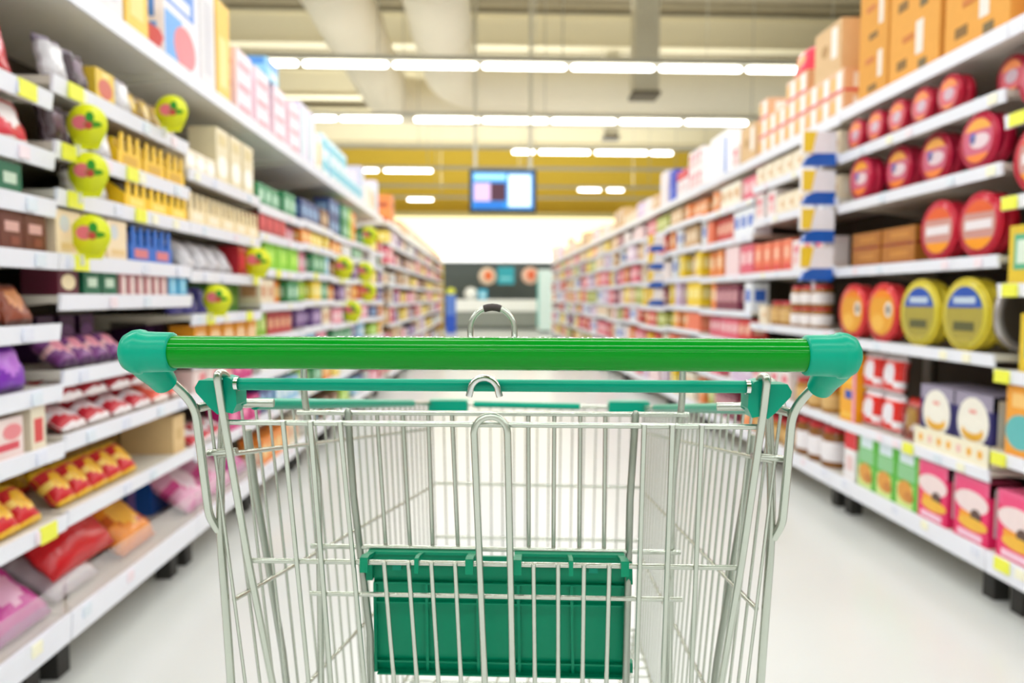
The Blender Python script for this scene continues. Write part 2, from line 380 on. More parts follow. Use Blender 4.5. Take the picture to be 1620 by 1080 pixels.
def crenel(desc, w, d, h, body, packs, teeth=3, name='display_carton', cat='display carton'):
    """open display carton whose front edge is cut in battlements, packets standing inside"""
    m = cmat(body); b = MB(); t = .004; lo = h*.45
    b.box(-w/2, w/2, -d/2, d/2, 0, t, m); b.box(-w/2, w/2, d/2-t, d/2, t, h, m)
    for sg in (-1, 1):
        a, c = sorted((sg*w/2, sg*(w/2-t))); b.prism([(-d/2, t), (d/2-t, t), (d/2-t, h), (0, h), (-d/2, lo)], a, c, m, 'x')
    poly = [(-w/2, t), (w/2, t), (w/2, lo)]
    for k in range(teeth):
        x1 = w/2-(k+.2)*w/teeth; x0 = w/2-(k+.75)*w/teeth
        poly += [(x1, lo), (x1-.004, h*.95), (x0+.004, h*.95), (x0, lo)]
    poly += [(-w/2, lo)]
    b.prism(poly, -d/2, -d/2+t, m, 'y')
    q = MB(); n = 3
    for k in range(n):
        a = -w/2+.008+k*(w-.016)/n; q.box(a, a+(w-.016)/n-.003, -d/2+.02, d/2-.02, t, h*.8, cmat(packs[k % len(packs)]))
    lb = MB(); lb.box(-w*.3, w*.3, -d/2-.001, -d/2, h*.12, h*.36, cmat(packs[-1]))
    return Proto(name, cat, desc, w, d, h, b, [('packets', q), ('print', lb)])
def bag(name, cat, desc, w, d, h, body, band=None, spot=None, stripe=None, lie=0., rough=.25, seed=1):
    """pillow bag with crimped ends, optionally lying back by lie radians"""
    rn = random.Random(seed); nu, nv = 15, 13; vs = []; ph = [rn.uniform(0, 6) for _ in range(4)]
    def th(u, v):
        a = max(0, 1-abs(u)**3.); c = max(0, 1-abs(v)**4.)
        return d/2*(a**.5)*(c**.6)*(1+.10*sin(5*u+ph[0])*sin(4*v+ph[1]))+.0012
    P = []
    for sgn in (-1, 1):
        for j in range(nv):
            for i in range(nu):
                u = -1+2*i/(nu-1); v = -1+2*j/(nv-1); t = th(u, v)*sgn
                zz = h/2*(1+v)*1.0; xx = u*w/2*(1-.06*(1-abs(v)))+.004*sin(9*v+ph[2])*abs(u)
                P.append((xx, t+.003*sin(7*u+ph[3])*(abs(v) > .8), zz))
    ca, sa = cos(lie), sin(lie)
    P = [(x, ca*y+sa*z, -sa*y+ca*z) for x, y, z in P]
    mz = min(p[2] for p in P); my = (min(p[1] for p in P)+max(p[1] for p in P))/2
    P = [(x, y-my, z-mz) for x, y, z in P]
    b = MB(); o = nu*nv
    def face(f, u, v):
        m = body
        if band and (v > .62 or v < -.8): m = band
        if stripe and abs(v+.25+.3*u) < .18: m = stripe
        if spot and (u/.62)**2+((v-.08)/.5)**2 < 1: m = spot
        b.add([], [], cmat(m, rough)); b.f.append(f); b.m.append(b.mi(cmat(m, rough))); b.s.append(True)
    b.v = list(P)
    for k in (0, 1):
        for j in range(nv-1):
            for i in range(nu-1):
                q = [k*o+j*nu+i, k*o+j*nu+i+1, k*o+(j+1)*nu+i+1, k*o+(j+1)*nu+i]
                if k: q = q[::-1]
                face(tuple(q), -1+2*(i+.5)/(nu-1), -1+2*(j+.5)/(nv-1))
    ring = [i for i in range(nu)]+[j*nu+nu-1 for j in range(1, nv)]+[(nv-1)*nu+i for i in range(nu-2, -1, -1)]+[j*nu for j in range(nv-2, 0, -1)]
    for a, c in zip(ring, ring[1:]+ring[:1]): b.f.append((a, o+a, o+c, c)); b.m.append(b.mi(cmat(band or body, rough))); b.s.append(True)
    xs = [p[1] for p in P]; hh = max(p[2] for p in P)
    return Proto(name, cat, desc, w, max(xs)-min(xs), hh, b)
def tin(desc, r, d, rim, face, ring, accent, name='round_tin', cat='biscuit tin', sx=1., pic=None):
    """round biscuit tin standing on its edge, lid to the front"""
    b = MB(); b.lathe([(r*.97, -d/2+.02), (r*.97, d/2-.004), (r*.95, d/2)], mat(rim, .3, .25), 'y', 30, (0, 0, r), sx=sx)
    l = MB(); l.lathe([(r*.93, -d/2+.001), (r*.96, -d/2-.002), (r, -d/2+.002), (r, -d/2+.022), (r*.975, -d/2+.024)], mat(rim, .25, .25), 'y', 30, (0, 0, r), sx=sx)
    l.lathe([(r*.92, -d/2-.002), (r*.92, -d/2)], cmat(ring, .3), 'y', 30, (0, 0, r), sx=sx)
    p = MB(); y = -d/2-.002
    p.ell(0, r, r*.76*sx, r*.76, y, .001, cmat(face, .3), 26)
    for sh, cx, cz, rx, rz, c in accent:
        if sh == 'o': p.ell(cx*r*sx, r+cz*r, rx*r*sx, rz*r, y, .0022, cmat(c, .3), 16)
        elif sh == 't':
            poly = [(r*.75*sx*cos(a), r+r*.75*sin(a)) for a in [cx+(cz-cx)*k/14 for k in range(15)]]; p.prism(poly, y-.002, y, cmat(c, .3))
        else: p.box((cx-rx)*r*sx, (cx+rx)*r*sx, y-.0028, y, r+(cz-rz)*r, r+(cz+rz)*r, cmat(c, .3))
    return Proto(name, cat, desc, 2*r*sx, d, 2*r, b, [('lid', l), ('lid_picture', p)])
def jar(name, cat, desc, r, h, body, lid, label, lidh=.14, neck=.8):
    b = MB(); b.lathe([(r*.95, 0), (r, .005), (r, h*.72), (r*neck, h*.84), (r*neck, h*.86)], cmat(body, .2), 'z', 16)
    l = MB(); l.lathe([(r*neck*1.06, h*.84), (r*neck*1.08, h*.86), (r*neck*1.06, h-.002), (r*neck, h)], cmat(lid, .35), 'z', 16)
    p = MB(); p.lathe([(r*1.006, h*.16), (r*1.012, h*.17), (r*1.012, h*.62), (r*1.006, h*.63)], cmat(label, .5), 'z', 16)
    return Proto(name, cat, desc, 2*r*1.02, 2*r*1.02, h, b, [('lid', l), ('paper_label', p)])

# ------------------------------------------------------------------ the kinds of goods
C = carton
redb = bag('sweet_bag', 'sweet bag', 'red glossy sweet bag', .15, .06, .17, 'c4182c', 'd8303a', 'e8909a', None, .25, .25, 3)
pinkb = bag('sweet_bag', 'sweet bag', 'red and white sweet bag', .13, .05, .13, 'd83848', 'f4e4e4', 'f6eef0', None, .35, .25, 5)
silv = bag('sweet_bag', 'sweet bag', 'silver white sweet bag', .10, .05, .12, 'cfcdd2', '8a7f90', 'f4f4f8', None, .2, .18, 6)
silvs = bag('sweet_bag', 'sweet bag', 'short silver sweet bag', .10, .05, .092, 'cfcdd2', '8a7f90', 'f4f4f8', None, .2, .18, 36)
dark = bag('sweet_bag', 'sweet bag', 'dark brown sweet bag', .10, .05, .12, '4a3a40', '8f8592', '786070', None, .2, .2, 7)
yelp = C('sweet_box', 'sweet box', 'yellow pink sweet box', .11, .08, .10, 'e8c23a', [('o', 0, .45, .75, .6, 'd0604a'), ('b', 0, .85, .8, .14, 'f4e28a')])
ambr = bag('sweet_bag', 'sweet bag', 'amber sweet bag', .09, .05, .11, 'a8863a', '6a5540', 'e0c060', None, .2, .2, 8)
yjag = crenel('yellow battlemented display carton', .16, .14, .115, 'f2c40c', ['f4cf1e', '6a4a10', 'f2c40c', 'd8a400'])
yjag2 = crenel('bright yellow cutout display carton', .16, .14, .10, 'fbcb08', ['5a5048', '3a3330', '5a5048', 'fbe070'])
cjag = crenel('cream battlemented display carton', .17, .14, .13, 'f0dcae', ['ead6a0', '3f382e', 'c8a860', 'f6ead0'])
bjag = crenel('blue battlemented display carton', .16, .14, .125, '1668c8', ['0e4a9c', '2b80d8', '123a7c', 'd87a80'])
crm = C('sweet_box', 'sweet box', 'cream sweet box', .12, .12, .125, 'f1dcba', [('o', -.3, .7, .4, .38, 'cfd4d8'), ('b', .1, .2, 1.4, .15, 'e8c890')], [('b', 0, .7, .7, .3, 'c8ccd0')])
crmt = C('sweet_box', 'sweet box', 'tall cream sweet box', .15, .12, .24, 'e6d8b2', [('o', 0, .32, .8, .4, 'fbf8ee'), ('b', 0, .8, 1.2, .2, 'd8c486')])
crml = C('sweet_box', 'sweet box', 'low cream sweet box', .10, .10, .085, 'f0e4cc', [('o', 0, .5, .9, .6, 'fffdf6')])
mar = C('chocolate_box', 'chocolate box', 'maroon chocolate box', .10, .1, .075, '5c1c30', [('o', 0, .5, .7, .6, 'e8d8b0')])
grn = C('chocolate_box', 'chocolate box', 'dark green chocolate box', .09, .1, .078, '1c6a4c', [('b', 0, .5, 1.1, .35, 'c8dcc8')])
pnkw = C('chocolate_box', 'chocolate box', 'pink white chocolate box', .055, .1, .074, 'c88e92', [('b', -.1, .45, .7, .8, 'f2e6e0'), ('b', .6, .5, .5, .8, '9a5a60')])
lblu = C('chocolate_box', 'chocolate box', 'light blue chocolate box', .07, .1, .075, '5cb4dc', [('b', 0, .5, .6, .7, 'a8dcf0')])
brn = C('chocolate_box', 'chocolate box', 'brown chocolate box', .09, .1, .10, '6a3428', [('b', 0, .6, 1.2, .25, 'd8a8a0'), ('b', .2, .25, .7, .2, '8c4a3a')])
orb = bag('chocolate_bag', 'chocolate bag', 'brown orange chocolate bag', .11, .05, .12, '8c4228', '5a2c22', 'd08a5a', None, .5, .3, 9)
purb = C('chocolate_box', 'chocolate box', 'deep purple chocolate box', .085, .14, .145, '3c1846', [('o', 0, .6, .9, .4, '7a4a90'), ('b', 0, .2, 1.2, .12, 'a03a70')], top='4a2058')
purg = bag('chocolate_bag', 'chocolate bag', 'violet chocolate bag', .15, .07, .13, '7a28b0', '5a1a8c', 'b868d8', None, .3, .3, 10)
pinkp = bag('chocolate_bag', 'chocolate bag', 'pink purple chocolate bag', .09, .05, .12, '7a3a80', '4c2258', 'f09ab0', 'f6c0c8', .9, .3, 11)
rwp = bag('wafer_packet', 'wafer packet', 'red white wafer packet', .12, .045, .13, 'c42838', 'f0e8ea', 'f8f0f2', 'e8e4ea', 1.1, .3, 12)
rwp2 = bag('wafer_packet', 'wafer packet', 'coral white wafer packet', .12, .045, .13, 'e8604c', 'f6e6e0', 'f8d8d0', None, 1.1, .3, 13)
pwb = C('wafer_box', 'wafer box', 'pale pink wafer box', .14, .1, .10, 'f0dcd8', [('b', 0, .3, 1.5, .18, 'd84858'), ('o', .4, .65, .5, .4, 'e88a90')])
pwt = C('wafer_box', 'wafer box', 'tall cream red wafer box', .06, .1, .125, 'efe4cc', [('b', 0, .4, 1.2, .5, 'd84a4a')])
ryl = bag('snack_packet', 'snack packet', 'red yellow snack packet', .085, .055, .13, 'd0202a', 'f2c020', 'f2b81e', 'f4d060', .75, .28, 14)
ryl2 = bag('snack_packet', 'snack packet', 'yellow snack packet', .085, .055, .12, 'e8b41a', 'd02a2a', 'f6dc70', None, .75, .28, 15)
cbox = C('cardboard_box', 'cardboard box', 'plain brown cardboard box', .24, .16, .13, '9c7a3e', [('b', 0, .5, .5, .5, 'a88648')], rough=.8)
cboxp = C('cardboard_box', 'cardboard box', 'pale cardboard box', .10, .2, .14, 'e0c08c', [('b', 0, .5, .9, .3, 'd2b07a')], rough=.8)
redbag = bag('crisp_bag', 'crisp bag', 'big red crisp bag', .34, .10, .27, 'd01420', 'c8101c', 'dc3a44', None, .8, .22, 16)
orgbag = bag('crisp_bag', 'crisp bag', 'orange crisp bag', .24, .10, .24, 'f09010', 'e07c08', 'f8b840', 'c85a10', .9, .25, 17)
pkbag = bag('crisp_bag', 'crisp bag', 'pink lilac crisp bag', .24, .09, .24, 'e8a8c8', 'd87ab0', 'f4dce8', 'd84a90', .9, .25, 18)
mgbag = bag('crisp_bag', 'crisp bag', 'magenta crisp bag', .22, .09, .22, 'c8489c', 'b060a0', 'e8b0d0', None, .9, .25, 19)
brbag = bag('crisp_bag', 'crisp bag', 'brown orange crisp bag', .22, .09, .2, '7a4434', 'e07a28', 'c8a090', 'b83a30', 1.0, .25, 20)
whbag = bag('crisp_bag', 'crisp bag', 'grey white crisp bag', .22, .09, .2, 'd8d4d8', 'c4bcc4', 'f2eef2', None, 1.0, .25, 21)
blbox = C('snack_box', 'snack box', 'royal blue snack box', .2, .12, .16, '1a58b0', [('b', 0, .6, 1.2, .3, '2a70c8')], [('b', .3, .5, .5, .8, 'a080d0')])
gryb = bag('sweet_bag', 'sweet bag', 'silver grey sweet bag', .13, .06, .15, 'c8c6cc', 'b0aeb8', 'e8e8f0', None, .6, .2, 22)
redx = C('sweet_box', 'sweet box', 'crimson sweet box', .12, .1, .14, 'b01828', [('o', 0, .5, .8, .6, 'd8404a')])
blup = bag('sweet_bag', 'sweet bag', 'indigo sweet bag', .12, .06, .13, '3c3a90', '5c58b0', '8c88d0', None, .5, .25, 23)
gbx = C('sweet_box', 'sweet box', 'leaf green sweet box', .16, .1, .13, '5c9838', [('b', 0, .45, 1.4, .35, '88b850')])
lime = C('snack_box', 'snack box', 'lime green snack box', .22, .1, .15, '8cd81e', [('b', .2, .5, 1., .4, 'b4ec50')])
orp = C('snack_box', 'snack box', 'orange snack box', .13, .1, .13, 'f0a020', [('o', 0, .5, 1.0, .6, 'f6d0a0')])
mag = C('snack_box', 'snack box', 'magenta snack box', .13, .1, .12, 'd02a80', [('b', 0, .5, 1.2, .3, 'f090b8')])
# things on the left canopy
tallw = C('nappy_pack', 'nappy pack', 'tall white grey pack', .16, .28, .44, 'e4e2e6', [('b', 0, .5, 1., .7, 'd2d0d8')], [('b', 0, .5, .5, .8, '77727e')])
tally = C('nappy_pack', 'nappy pack', 'tall yellow pack', .16, .28, .44, 'f6c63c', [('b', 0, .4, 1.2, .5, 'f8dc80')], [('b', 0, .5, .4, .9, 'f0b428')])
tallb = C('nappy_pack', 'nappy pack', 'tall white pack with blue and red print', .33, .28, .36, 'eceaf2', [('b', -.1, .80, 1.6, .36, '5a90e2'), ('b', -.1, .72, 1.1, .12, 'e8ecf4'), ('b', -.5, .28, .9, .5, '64a8ee'), ('o', .1, .26, .62, .46, 'e87a84')], [('b', 0, .68, 1.5, .5, '4f8ae0'), ('b', 0, .66, 1.0, .12, 'e8ecf4'), ('b', -.2, .2, 1.2, .36, '58a0ec'), ('o', .15, .2, 1.2, .42, 'e87a84')])
shorty = C('nappy_pack', 'nappy pack', 'yellow pack lying on the tall white pack', .33, .28, .2, 'f4cc38', [('b', 0, .5, 1.2, .6, 'f8d85a')], [('b', 0, .5, 1.2, .6, 'f8dc6a')])
pinkw = C('tissue_pack', 'tissue pack', 'pink white tissue pack', .22, .2, .10, 'f4dbe6', [('b', 0, .32, 1.5, .28, 'd890a0'), ('b', 0, .75, 1.4, .2, 'faeef4')], [('b', 0, .32, 1.5, .24, 'dc98a8')])
bluet = C('tissue_pack', 'tissue pack', 'sky blue tissue pack', .22, .18, .11, '8cd0f0', [('b', 0, .8, 1.6, .35, '3c88dc'), ('b', .2, .3, 1., .3, 'e8f6fc')], [('b', 0, .8, 1.7, .34, '4a90e0'), ('b', .2, .3, 1.2, .4, 'dcf0fa')])
tealw = C('tissue_pack', 'tissue pack', 'aqua white tissue pack', .20, .2, .15, 'cfe8f0', [('o', 0, .55, 1.1, .5, '5ac4d8'), ('b', 0, .2, 1.5, .2, 'f0f8fa')], [('o', 0, .55, 1.1, .45, '64bce4'), ('b', 0, .15, 1.4, .2, 'f6fafc')])
lilt = C('tissue_pack', 'tissue pack', 'lilac white tissue pack', .18, .2, .36, 'dcd6ec', [('b', -.4, .5, .6, .8, 'c0e0dc'), ('b', .5, .5, .5, .9, 'f0eef8')], [('b', 0, .5, 1.2, .8, 'f2e6ee')])
yelt = C('tissue_pack', 'tissue pack', 'white orange tissue pack', .18, .2, .25, 'f4f0e2', [('b', .2, .5, .8, .6, 'f4b850')], [('b', 0, .3, 1., .4, 'f8c860')])
# right side
ctn = C('shipping_carton', 'shipping carton', 'tan shipping carton', .36, .36, .25, 'e6a448', [('b', .25, .62, .30, .55, 'e8e4dc'), ('b', -.45, .3, .4, .16, '8a6838'), ('b', .4, .16, .3, .14, '7a6a4a'), ('b', -.2, .7, .45, .1, 'd08040')], [('b', 0, .5, .06, 1., 'c08838'), ('b', .4, .6, .3, .4, 'ece6da')], rough=.75, label=False)
ctn2 = C('shipping_carton', 'shipping carton', 'narrow tan shipping carton', .25, .36, .24, 'e09e42', [('b', .5, .6, .3, .5, 'eae4da'), ('b', 0, .2, .6, .12, '8a6a3c'), ('b', -.2, .75, .6, .1, 'd07f48')], [('b', 0, .5, .06, 1., 'b07a30')], rough=.75, label=False)
ctl = C('shipping_carton', 'shipping carton', 'pale tan shipping carton', .30, .3, .26, 'dcb88a', [('b', .5, .6, .4, .6, 'f2eee8'), ('o', -.2, .55, .25, .25, 'b89060')], [('b', .5, .6, .4, .6, 'f0ece4')], rough=.75, label=False)
rwc = C('biscuit_box', 'biscuit box', 'red white biscuit box', .14, .2, .12, 'e2b48c', [('b', .3, .5, .7, .8, 'f2eeee'), ('b', 0, .06, 2., .14, 'd83850'), ('b', -.6, .5, .4, .5, 'f0b840')], [('b', 0, .5, 1., .6, 'f2ece8'), ('b', 0, .06, 1.9, .12, 'd84058')])
rdt = tin('red round biscuit tin', .075, .06, 'c01838', 'd04a5c', 'b81230', [('t', .4, 2.7, 0, 0, 'f08018'), ('o', .05, -.02, .42, .32, 'c8a8b8'), ('t', 3.9, 5.4, 0, 0, 'e8802a')])
rdt2 = tin('large red round biscuit tin', .105, .07, 'c41440', 'c85070', 'c01038', [('t', .5, 2.6, 0, 0, 'f0a018'), ('o', .1, -.02, .5, .26, 'e0c8d0'), ('t', 3.8, 5.6, 0, 0, 'f07c10'), ('o', -.25, .1, .16, .2, '4060c0')])
rdt3 = tin('shiny red biscuit tin', .12, .07, 'c80f30', 'c89088', 'cc1030', [('t', .5, 2.6, 0, 0, 'e05818'), ('b', 0, 0, .6, .14, 'e8e0e4'), ('t', 3.7, 5.7, 0, 0, 'f49a14')])
ort = tin('orange red biscuit tin', .135, .07, 'dc3038', 'e6a030', 'e03a30', [('t', .7, 2.4, 0, 0, 'f08a18'), ('o', .42, .1, .22, .26, 'e8e0d4'), ('o', .42, .1, .13, .16, '8a8078'), ('o', -.2, -.35, .4, .3, 'f0b850')])
blt = tin('blue gold biscuit tin', .14, .07, 'd6c02a', 'a89a40', 'd8c838', [('t', .25, 2.9, 0, 0, '1c50b0'), ('t', .3, 1.05, 0, 0, '2a78a8'), ('b', 0, .38, .45, .09, 'c0d0e0'), ('b', 0, -.32, .42, .12, '5a5c38'), ('t', 4.2, 5.2, 0, 0, 'b8a848')])
gft = MB(); gft.lathe([(.135, -.035), (.135, .03), (.13, .035)], mat('c8b840', .3, .3), 'y', 30, (0, 0, .14)); gfl = MB(); gfl.lathe([(.115, -.036), (.13, -.04), (.14, -.03), (.14, -.012), (.136, -.01)], mat('b4aeb0', .25, .6), 'y', 30, (0, 0, .14)); gfl.ell(0, .14, .112, .112, -.036, .001, mat('5c5248', .35, .5), 30)
tray = C('biscuit_carton', 'biscuit carton', 'brown flat biscuit carton', .26, .22, .085, 'b8752c', [('b', 0, .12, 1.9, .14, '8c2a20'), ('b', .1, .6, 1.1, .3, 'cc8a3c')], [('b', 0, .12, 1.9, .14, '8c2a20')])
noo = C('biscuit_box', 'biscuit box', 'yellow blue biscuit box', .15, .12, .165, 'f0a818', [('b', .1, .82, .9, .26, '2050b0'), ('b', .85, .5, .3, 1., 'e890c0'), ('b', 0, .2, 1.4, .12, 'f4c448')], [('b', .2, .82, .9, .26, '2050b0'), ('b', 0, .35, 1.2, .3, 'f4b428')])
pch = bag('biscuit_packet', 'biscuit packet', 'red white biscuit packet', .15, .07, .18, 'dc2418', 'e8e0e4', 'e8e4ec', 'f4f0f4', .12, .3, 31)
pch2 = bag('biscuit_packet', 'biscuit packet', 'red brown biscuit packet', .14, .07, .18, '8c4a30', 'c02418', 'a8803a', 'd8d0d8', .12, .3, 32)
navy = C('biscuit_box', 'biscuit box', 'navy biscuit box with a white oval', .21, .2, .255, '2a2468', [('o', 0, .58, .84, .74, 'f0ece0'), ('o', 0, .44, .58, .26, 'eab030'), ('o', 0, .52, .50, .20, 'f0ece0'), ('b', 0, .74, .34, .05, 'e89890')], [('b', 0, .5, 1.6, .9, 'dcd8cc'), ('b', -.1, .5, .5, .7, 'c8a88c'), ('b', .5, .4, .3, .3, 'b07840')], top='9a92a8')
redw = C('biscuit_box', 'biscuit box', 'red topped white biscuit box', .11, .14, .24, 'f0ecee', [('b', 0, .82, 2., .36, 'd81c28'), ('b', 0, .35, 1.2, .3, 'e8c8c8')], [('b', 0, .82, 2., .36, 'c81824')])
grnb = C('biscuit_box', 'biscuit box', 'green biscuit box', .16, .09, .255, '58b838', [('b', -.1, .86, 1.3, .22, 'd8e8ee'), ('b', -.1, .6, 1.6, .26, '8cc890'), ('b', -.2, .2, 1.5, .4, 'd4e890'), ('o', -.15, .28, .7, .36, 'dc9838'), ('o', .2, .2, .4, .2, 'c88030')], [('b', 0, .5, 1.3, .95, '4ea820'), ('b', 0, .3, 1., .4, '90d818')])
pnkb = C('biscuit_box', 'biscuit box', 'pink biscuit box', .19, .12, .235, 'e82468', [('b', 0, .84, 1.6, .2, 'ee4a80'), ('o', -.15, .62, 1.3, .36, 'f0dcdc'), ('b', -.2, .36, .9, .16, 'f0a020'), ('o', .3, .42, .3, .22, '5a4038'), ('o', .2, .28, .9, .2, 'f0b838'), ('b', 0, .09, 1.4, .1, 'f4c8dc')], [('b', 0, .55, 1.3, .75, 'ecdcdc'), ('o', .1, .62, .5, .2, '8a7060'), ('b', 0, .24, 1.1, .16, 'c8c4d8')], top='ee5c8c')
jrw = jar('snack_jar', 'snack jar', 'white labelled jar with a red lid', .075, .22, '8c5a28', 'c8202c', 'f0ecf0')
jrs = jar('snack_jar', 'snack jar', 'small white labelled jar', .055, .12, 'a07030', 'd02c38', 'f4eeee')
jrb = jar('snack_jar', 'snack jar', 'amber jar with a red lid', .06, .15, 'b07c30', 'b82430', 'd8b070')
crb = C('biscuit_box', 'biscuit box', 'cream biscuit box', .13, .14, .12, 'ecdcc0', [('b', 0, .5, 1.3, .6, 'f4ead8'), ('o', .3, .5, .4, .4, 'd8b080')], [('b', 0, .5, 1.3, .6, 'f0e4d0')])
pkb2 = C('biscuit_box', 'biscuit box', 'coral biscuit box', .12, .14, .19, 'ee7c5c', [('b', 0, .6, 1.2, .35, 'f4b89c'), ('b', 0, .15, 1.6, .2, 'e04a48')], [('b', 0, .5, 1.3, .6, 'f09a78')])
whr = C('biscuit_box', 'biscuit box', 'white pink biscuit box', .13, .14, .17, 'f2e6e6', [('b', 0, .35, 1.4, .3, 'eab8b8'), ('o', 0, .7, .6, .3, 'e05a70')], [('b', 0, .5, 1.5, .6, 'f6eeee')])
gy = C('biscuit_box', 'biscuit box', 'green yellow biscuit box', .14, .12, .2, 'e0c030', [('b', 0, .55, 1.3, .6, '58b088'), ('b', 0, .55, .9, .4, 'dcecdc')], [('b', 0, .55, 1.4, .6, '48a888'), ('b', 0, .55, 1., .4, 'd8ece0')])
ppk = C('cracker_box', 'cracker box', 'pale pink cracker box', .14, .14, .22, 'f0d4d8', [('b', 0, .5, 1.4, .3, 'e8a0a8'), ('o', .2, .75, .5, .2, 'f4c080')], [('b', 0, .5, 1.4, .5, 'f4e2e4')])
gpal = [('cracker_box', 'orange cracker box', 'f08c48', 'f8d8b0', .13, .18), ('cracker_box', 'rose cracker box', 'e06078', 'f6d0d4', .12, .17), ('wafer_carton', 'yellow wafer carton', 'f0cc28', 'f8eca0', .13, .17), ('wafer_carton', 'white blue wafer carton', 'e8ecf4', '3868c8', .13, .19),
        ('cookie_box', 'tan cookie box', 'd8b080', 'f0dcc0', .13, .16), ('cookie_box', 'scarlet cookie box', 'd03838', 'f4c0a8', .12, .18), ('rusk_box', 'pale cream rusk box', 'f2ead8', 'd8a870', .14, .19), ('rusk_box', 'plum rusk box', '7c3048', 'd8a0a8', .12, .16),
        ('oat_box', 'lilac oat box', 'd8c0dc', 'f2e8f4', .13, .18), ('oat_box', 'olive green oat box', 'a8b048', 'e0e4a8', .12, .17)]
GR = [C(n, n.replace('_', ' '), d, w, .12, h, c1, [('b', 0, .55, 1.3, .4, c2)], [('b', 0, .55, 1.3, .4, c2)], label=False) for n, d, c1, c2, w, h in gpal]
gpal2 = [('sweet_carton', 'lime sweet carton', '90c828', 'd8ec90'), ('sweet_carton', 'white sweet carton', 'ecebe6', 'c8d0d8'), ('candy_box', 'red candy box', 'c83038', 'f0b890'), ('candy_box', 'pink candy box', 'e890a8', 'f8dce4'), ('toffee_box', 'navy toffee box', '28407c', '8cb0d8'), ('toffee_box', 'orange toffee box', 'ee8c30', 'f8d890'),
         ('gum_box', 'green gum box', '2c8c58', 'b0dcc0'), ('gum_box', 'purple gum box', '705090', 'c8b0d8'), ('mint_box', 'pale blue mint box', '90c4e4', 'e0f2f8'), ('mint_box', 'yellow mint box', 'f0d038', 'f8f0a8'), ('fudge_box', 'brown fudge box', '7a5038', 'd8b890'), ('fudge_box', 'cream fudge box', 'eadcc0', 'd09870')]
GL = [C(n, n.replace('_', ' '), d, .12, .12, .115, c1, [('b', 0, .5, 1.3, .45, c2)], [('b', 0, .5, 1.3, .45, c2)], label=False) for n, d, c1, c2 in gpal2]
def scaled(P, s):
    """same printed box, other height"""
    Q = object.__new__(Proto); Q.__dict__.update(P.__dict__); mb = MB(); mb.__dict__.update({k: list(v) for k, v in P.mb.__dict__.items()})
    mb.v = [(a, b, c*s) for a, b, c in P.mb.v]; Q.mb = mb; Q.h = P.h*s; Q.me = mb.mesh(P.name); return Q
_SC = {}
def fit(P, hmax):
    s = round(min(1.25, max(.5, hmax/P.h))*10)/10
    if s*P.h > hmax: s = int(hmax/P.h*20)/20
    if s <= 0: return None
    k = (id(P), s)
    if k not in _SC: _SC[k] = scaled(P, s)
    return _SC[k]

def YL(x): return 1.022*1334/(770-x)
def YR(x): return .992*2047/(x-770)

# ------------------------------------------------------------------ sweets side (left)
BL = .89; yl = [1.14+BL*k for k in range(9)]
LV3 = [1.577, 1.431, 1.246, 1.064, .888, .70, .48, .21]
L0 = bay(-1, 1, yl[0], yl[1], [1.638, 1.48, 1.353, 1.213, 1.022, .856, .698, .495, .21], 1.975, [(0, yl[1]-.12), (7, yl[1]-.10)], True, 'metal shelving unit closest to the cart on the sweets side')
L1 = bay(-1, 2, yl[1], yl[2], [1.692, 1.517, 1.389, 1.214, 1.102, .891, .711, .50, .21], 1.975, [(0, yl[1]+.1), (1, yl[1]+.06), (2, yl[1]+.08), (3, yl[1]+.1), (1, 2.45), (2, 2.5)], True, 'shelving unit with yellow and blue display cartons, sweets side')
L2 = bay(-1, 3, yl[2], yl[3], [1.60, 1.39, 1.20, 1.025, .85, .70, .48, .21], 1.975, [(2, 3.7), (3, 3.1), (3, 3.6)], True, 'third shelving unit on the sweets side, cream cartons on it')
L3 = [bay(-1, 4+k, yl[3+k], yl[4+k], [z+(.0 if k % 2 == 0 else .012) for z in LV3], 1.975, [(2, yl[3+k]+.3)] if k < 3 else [], False) for k in range(5)]
row(L0, 0, redb, 1.16, 1.99, back=.03); row(L0, 1, pinkb, 1.16, 2.0, jit=.01); row(L0, 2, grn, 1.16, 2.0)
row(L0, 3, brn, 1.16, 2.02); row(L0, 4, orb, 1.16, 2.0, jit=.01); row(L0, 5, purg, 1.16, 2.0, back=.02)
row(L0, 6, pwb, 1.16, 1.9); row(L0, 6, pwt, 1.91, 2.02); row(L0, 7, ryl, 1.16, 1.98, jit=.01); row(L0, 8, brbag, 1.33, 1.79, back=.05, jit=.02); row(L0, 8, mgbag, 1.79, 2.02, 1, back=.04); row(L0, 8, whbag, 1.4, 1.9, 2, back=.3)
row(L0, -1, tallw, 1.6, 2.0)
# second bay
row(L1, 0, silv, 2.05, 2.14, 1); row(L1, 0, dark, 2.16, 2.27, 1); row(L1, 0, yelp, 2.28, 2.40, 1); row(L1, 0, silv, 2.42, 2.55, 1, desc='pale silver sweet bag'); row(L1, 0, ambr, 2.52, 2.9, back=.04)
row(L1, 1, dark, 2.05, 2.27, 2); row(L1, 1, silv, 2.28, 2.38, 1); row(L1, 1, yjag, 2.39, 2.90, 3, back=.015)
row(L1, 2, silvs, 2.2, 2.41, 2, back=.05); row(L1, 2, yjag2, 2.42, 2.91, 3, back=.012)
row(L1, 3, crm, 2.04, 2.43, 3, back=.015); row(L1, 3, bjag, 2.45, 2.91, 3, back=.015)
row(L1, 4, mar, 2.05, 2.17, 1); row(L1, 4, grn, 2.18, 2.37, 2); row(L1, 4, pnkw, 2.39, 2.74, 6); row(L1, 4, lblu, 2.75, 2.91, 2)
row(L1, 5, purb, 2.28, 2.6, 3, back=.22); row(L1, 5, pinkp, 2.08, 2.45, 4, back=.03)
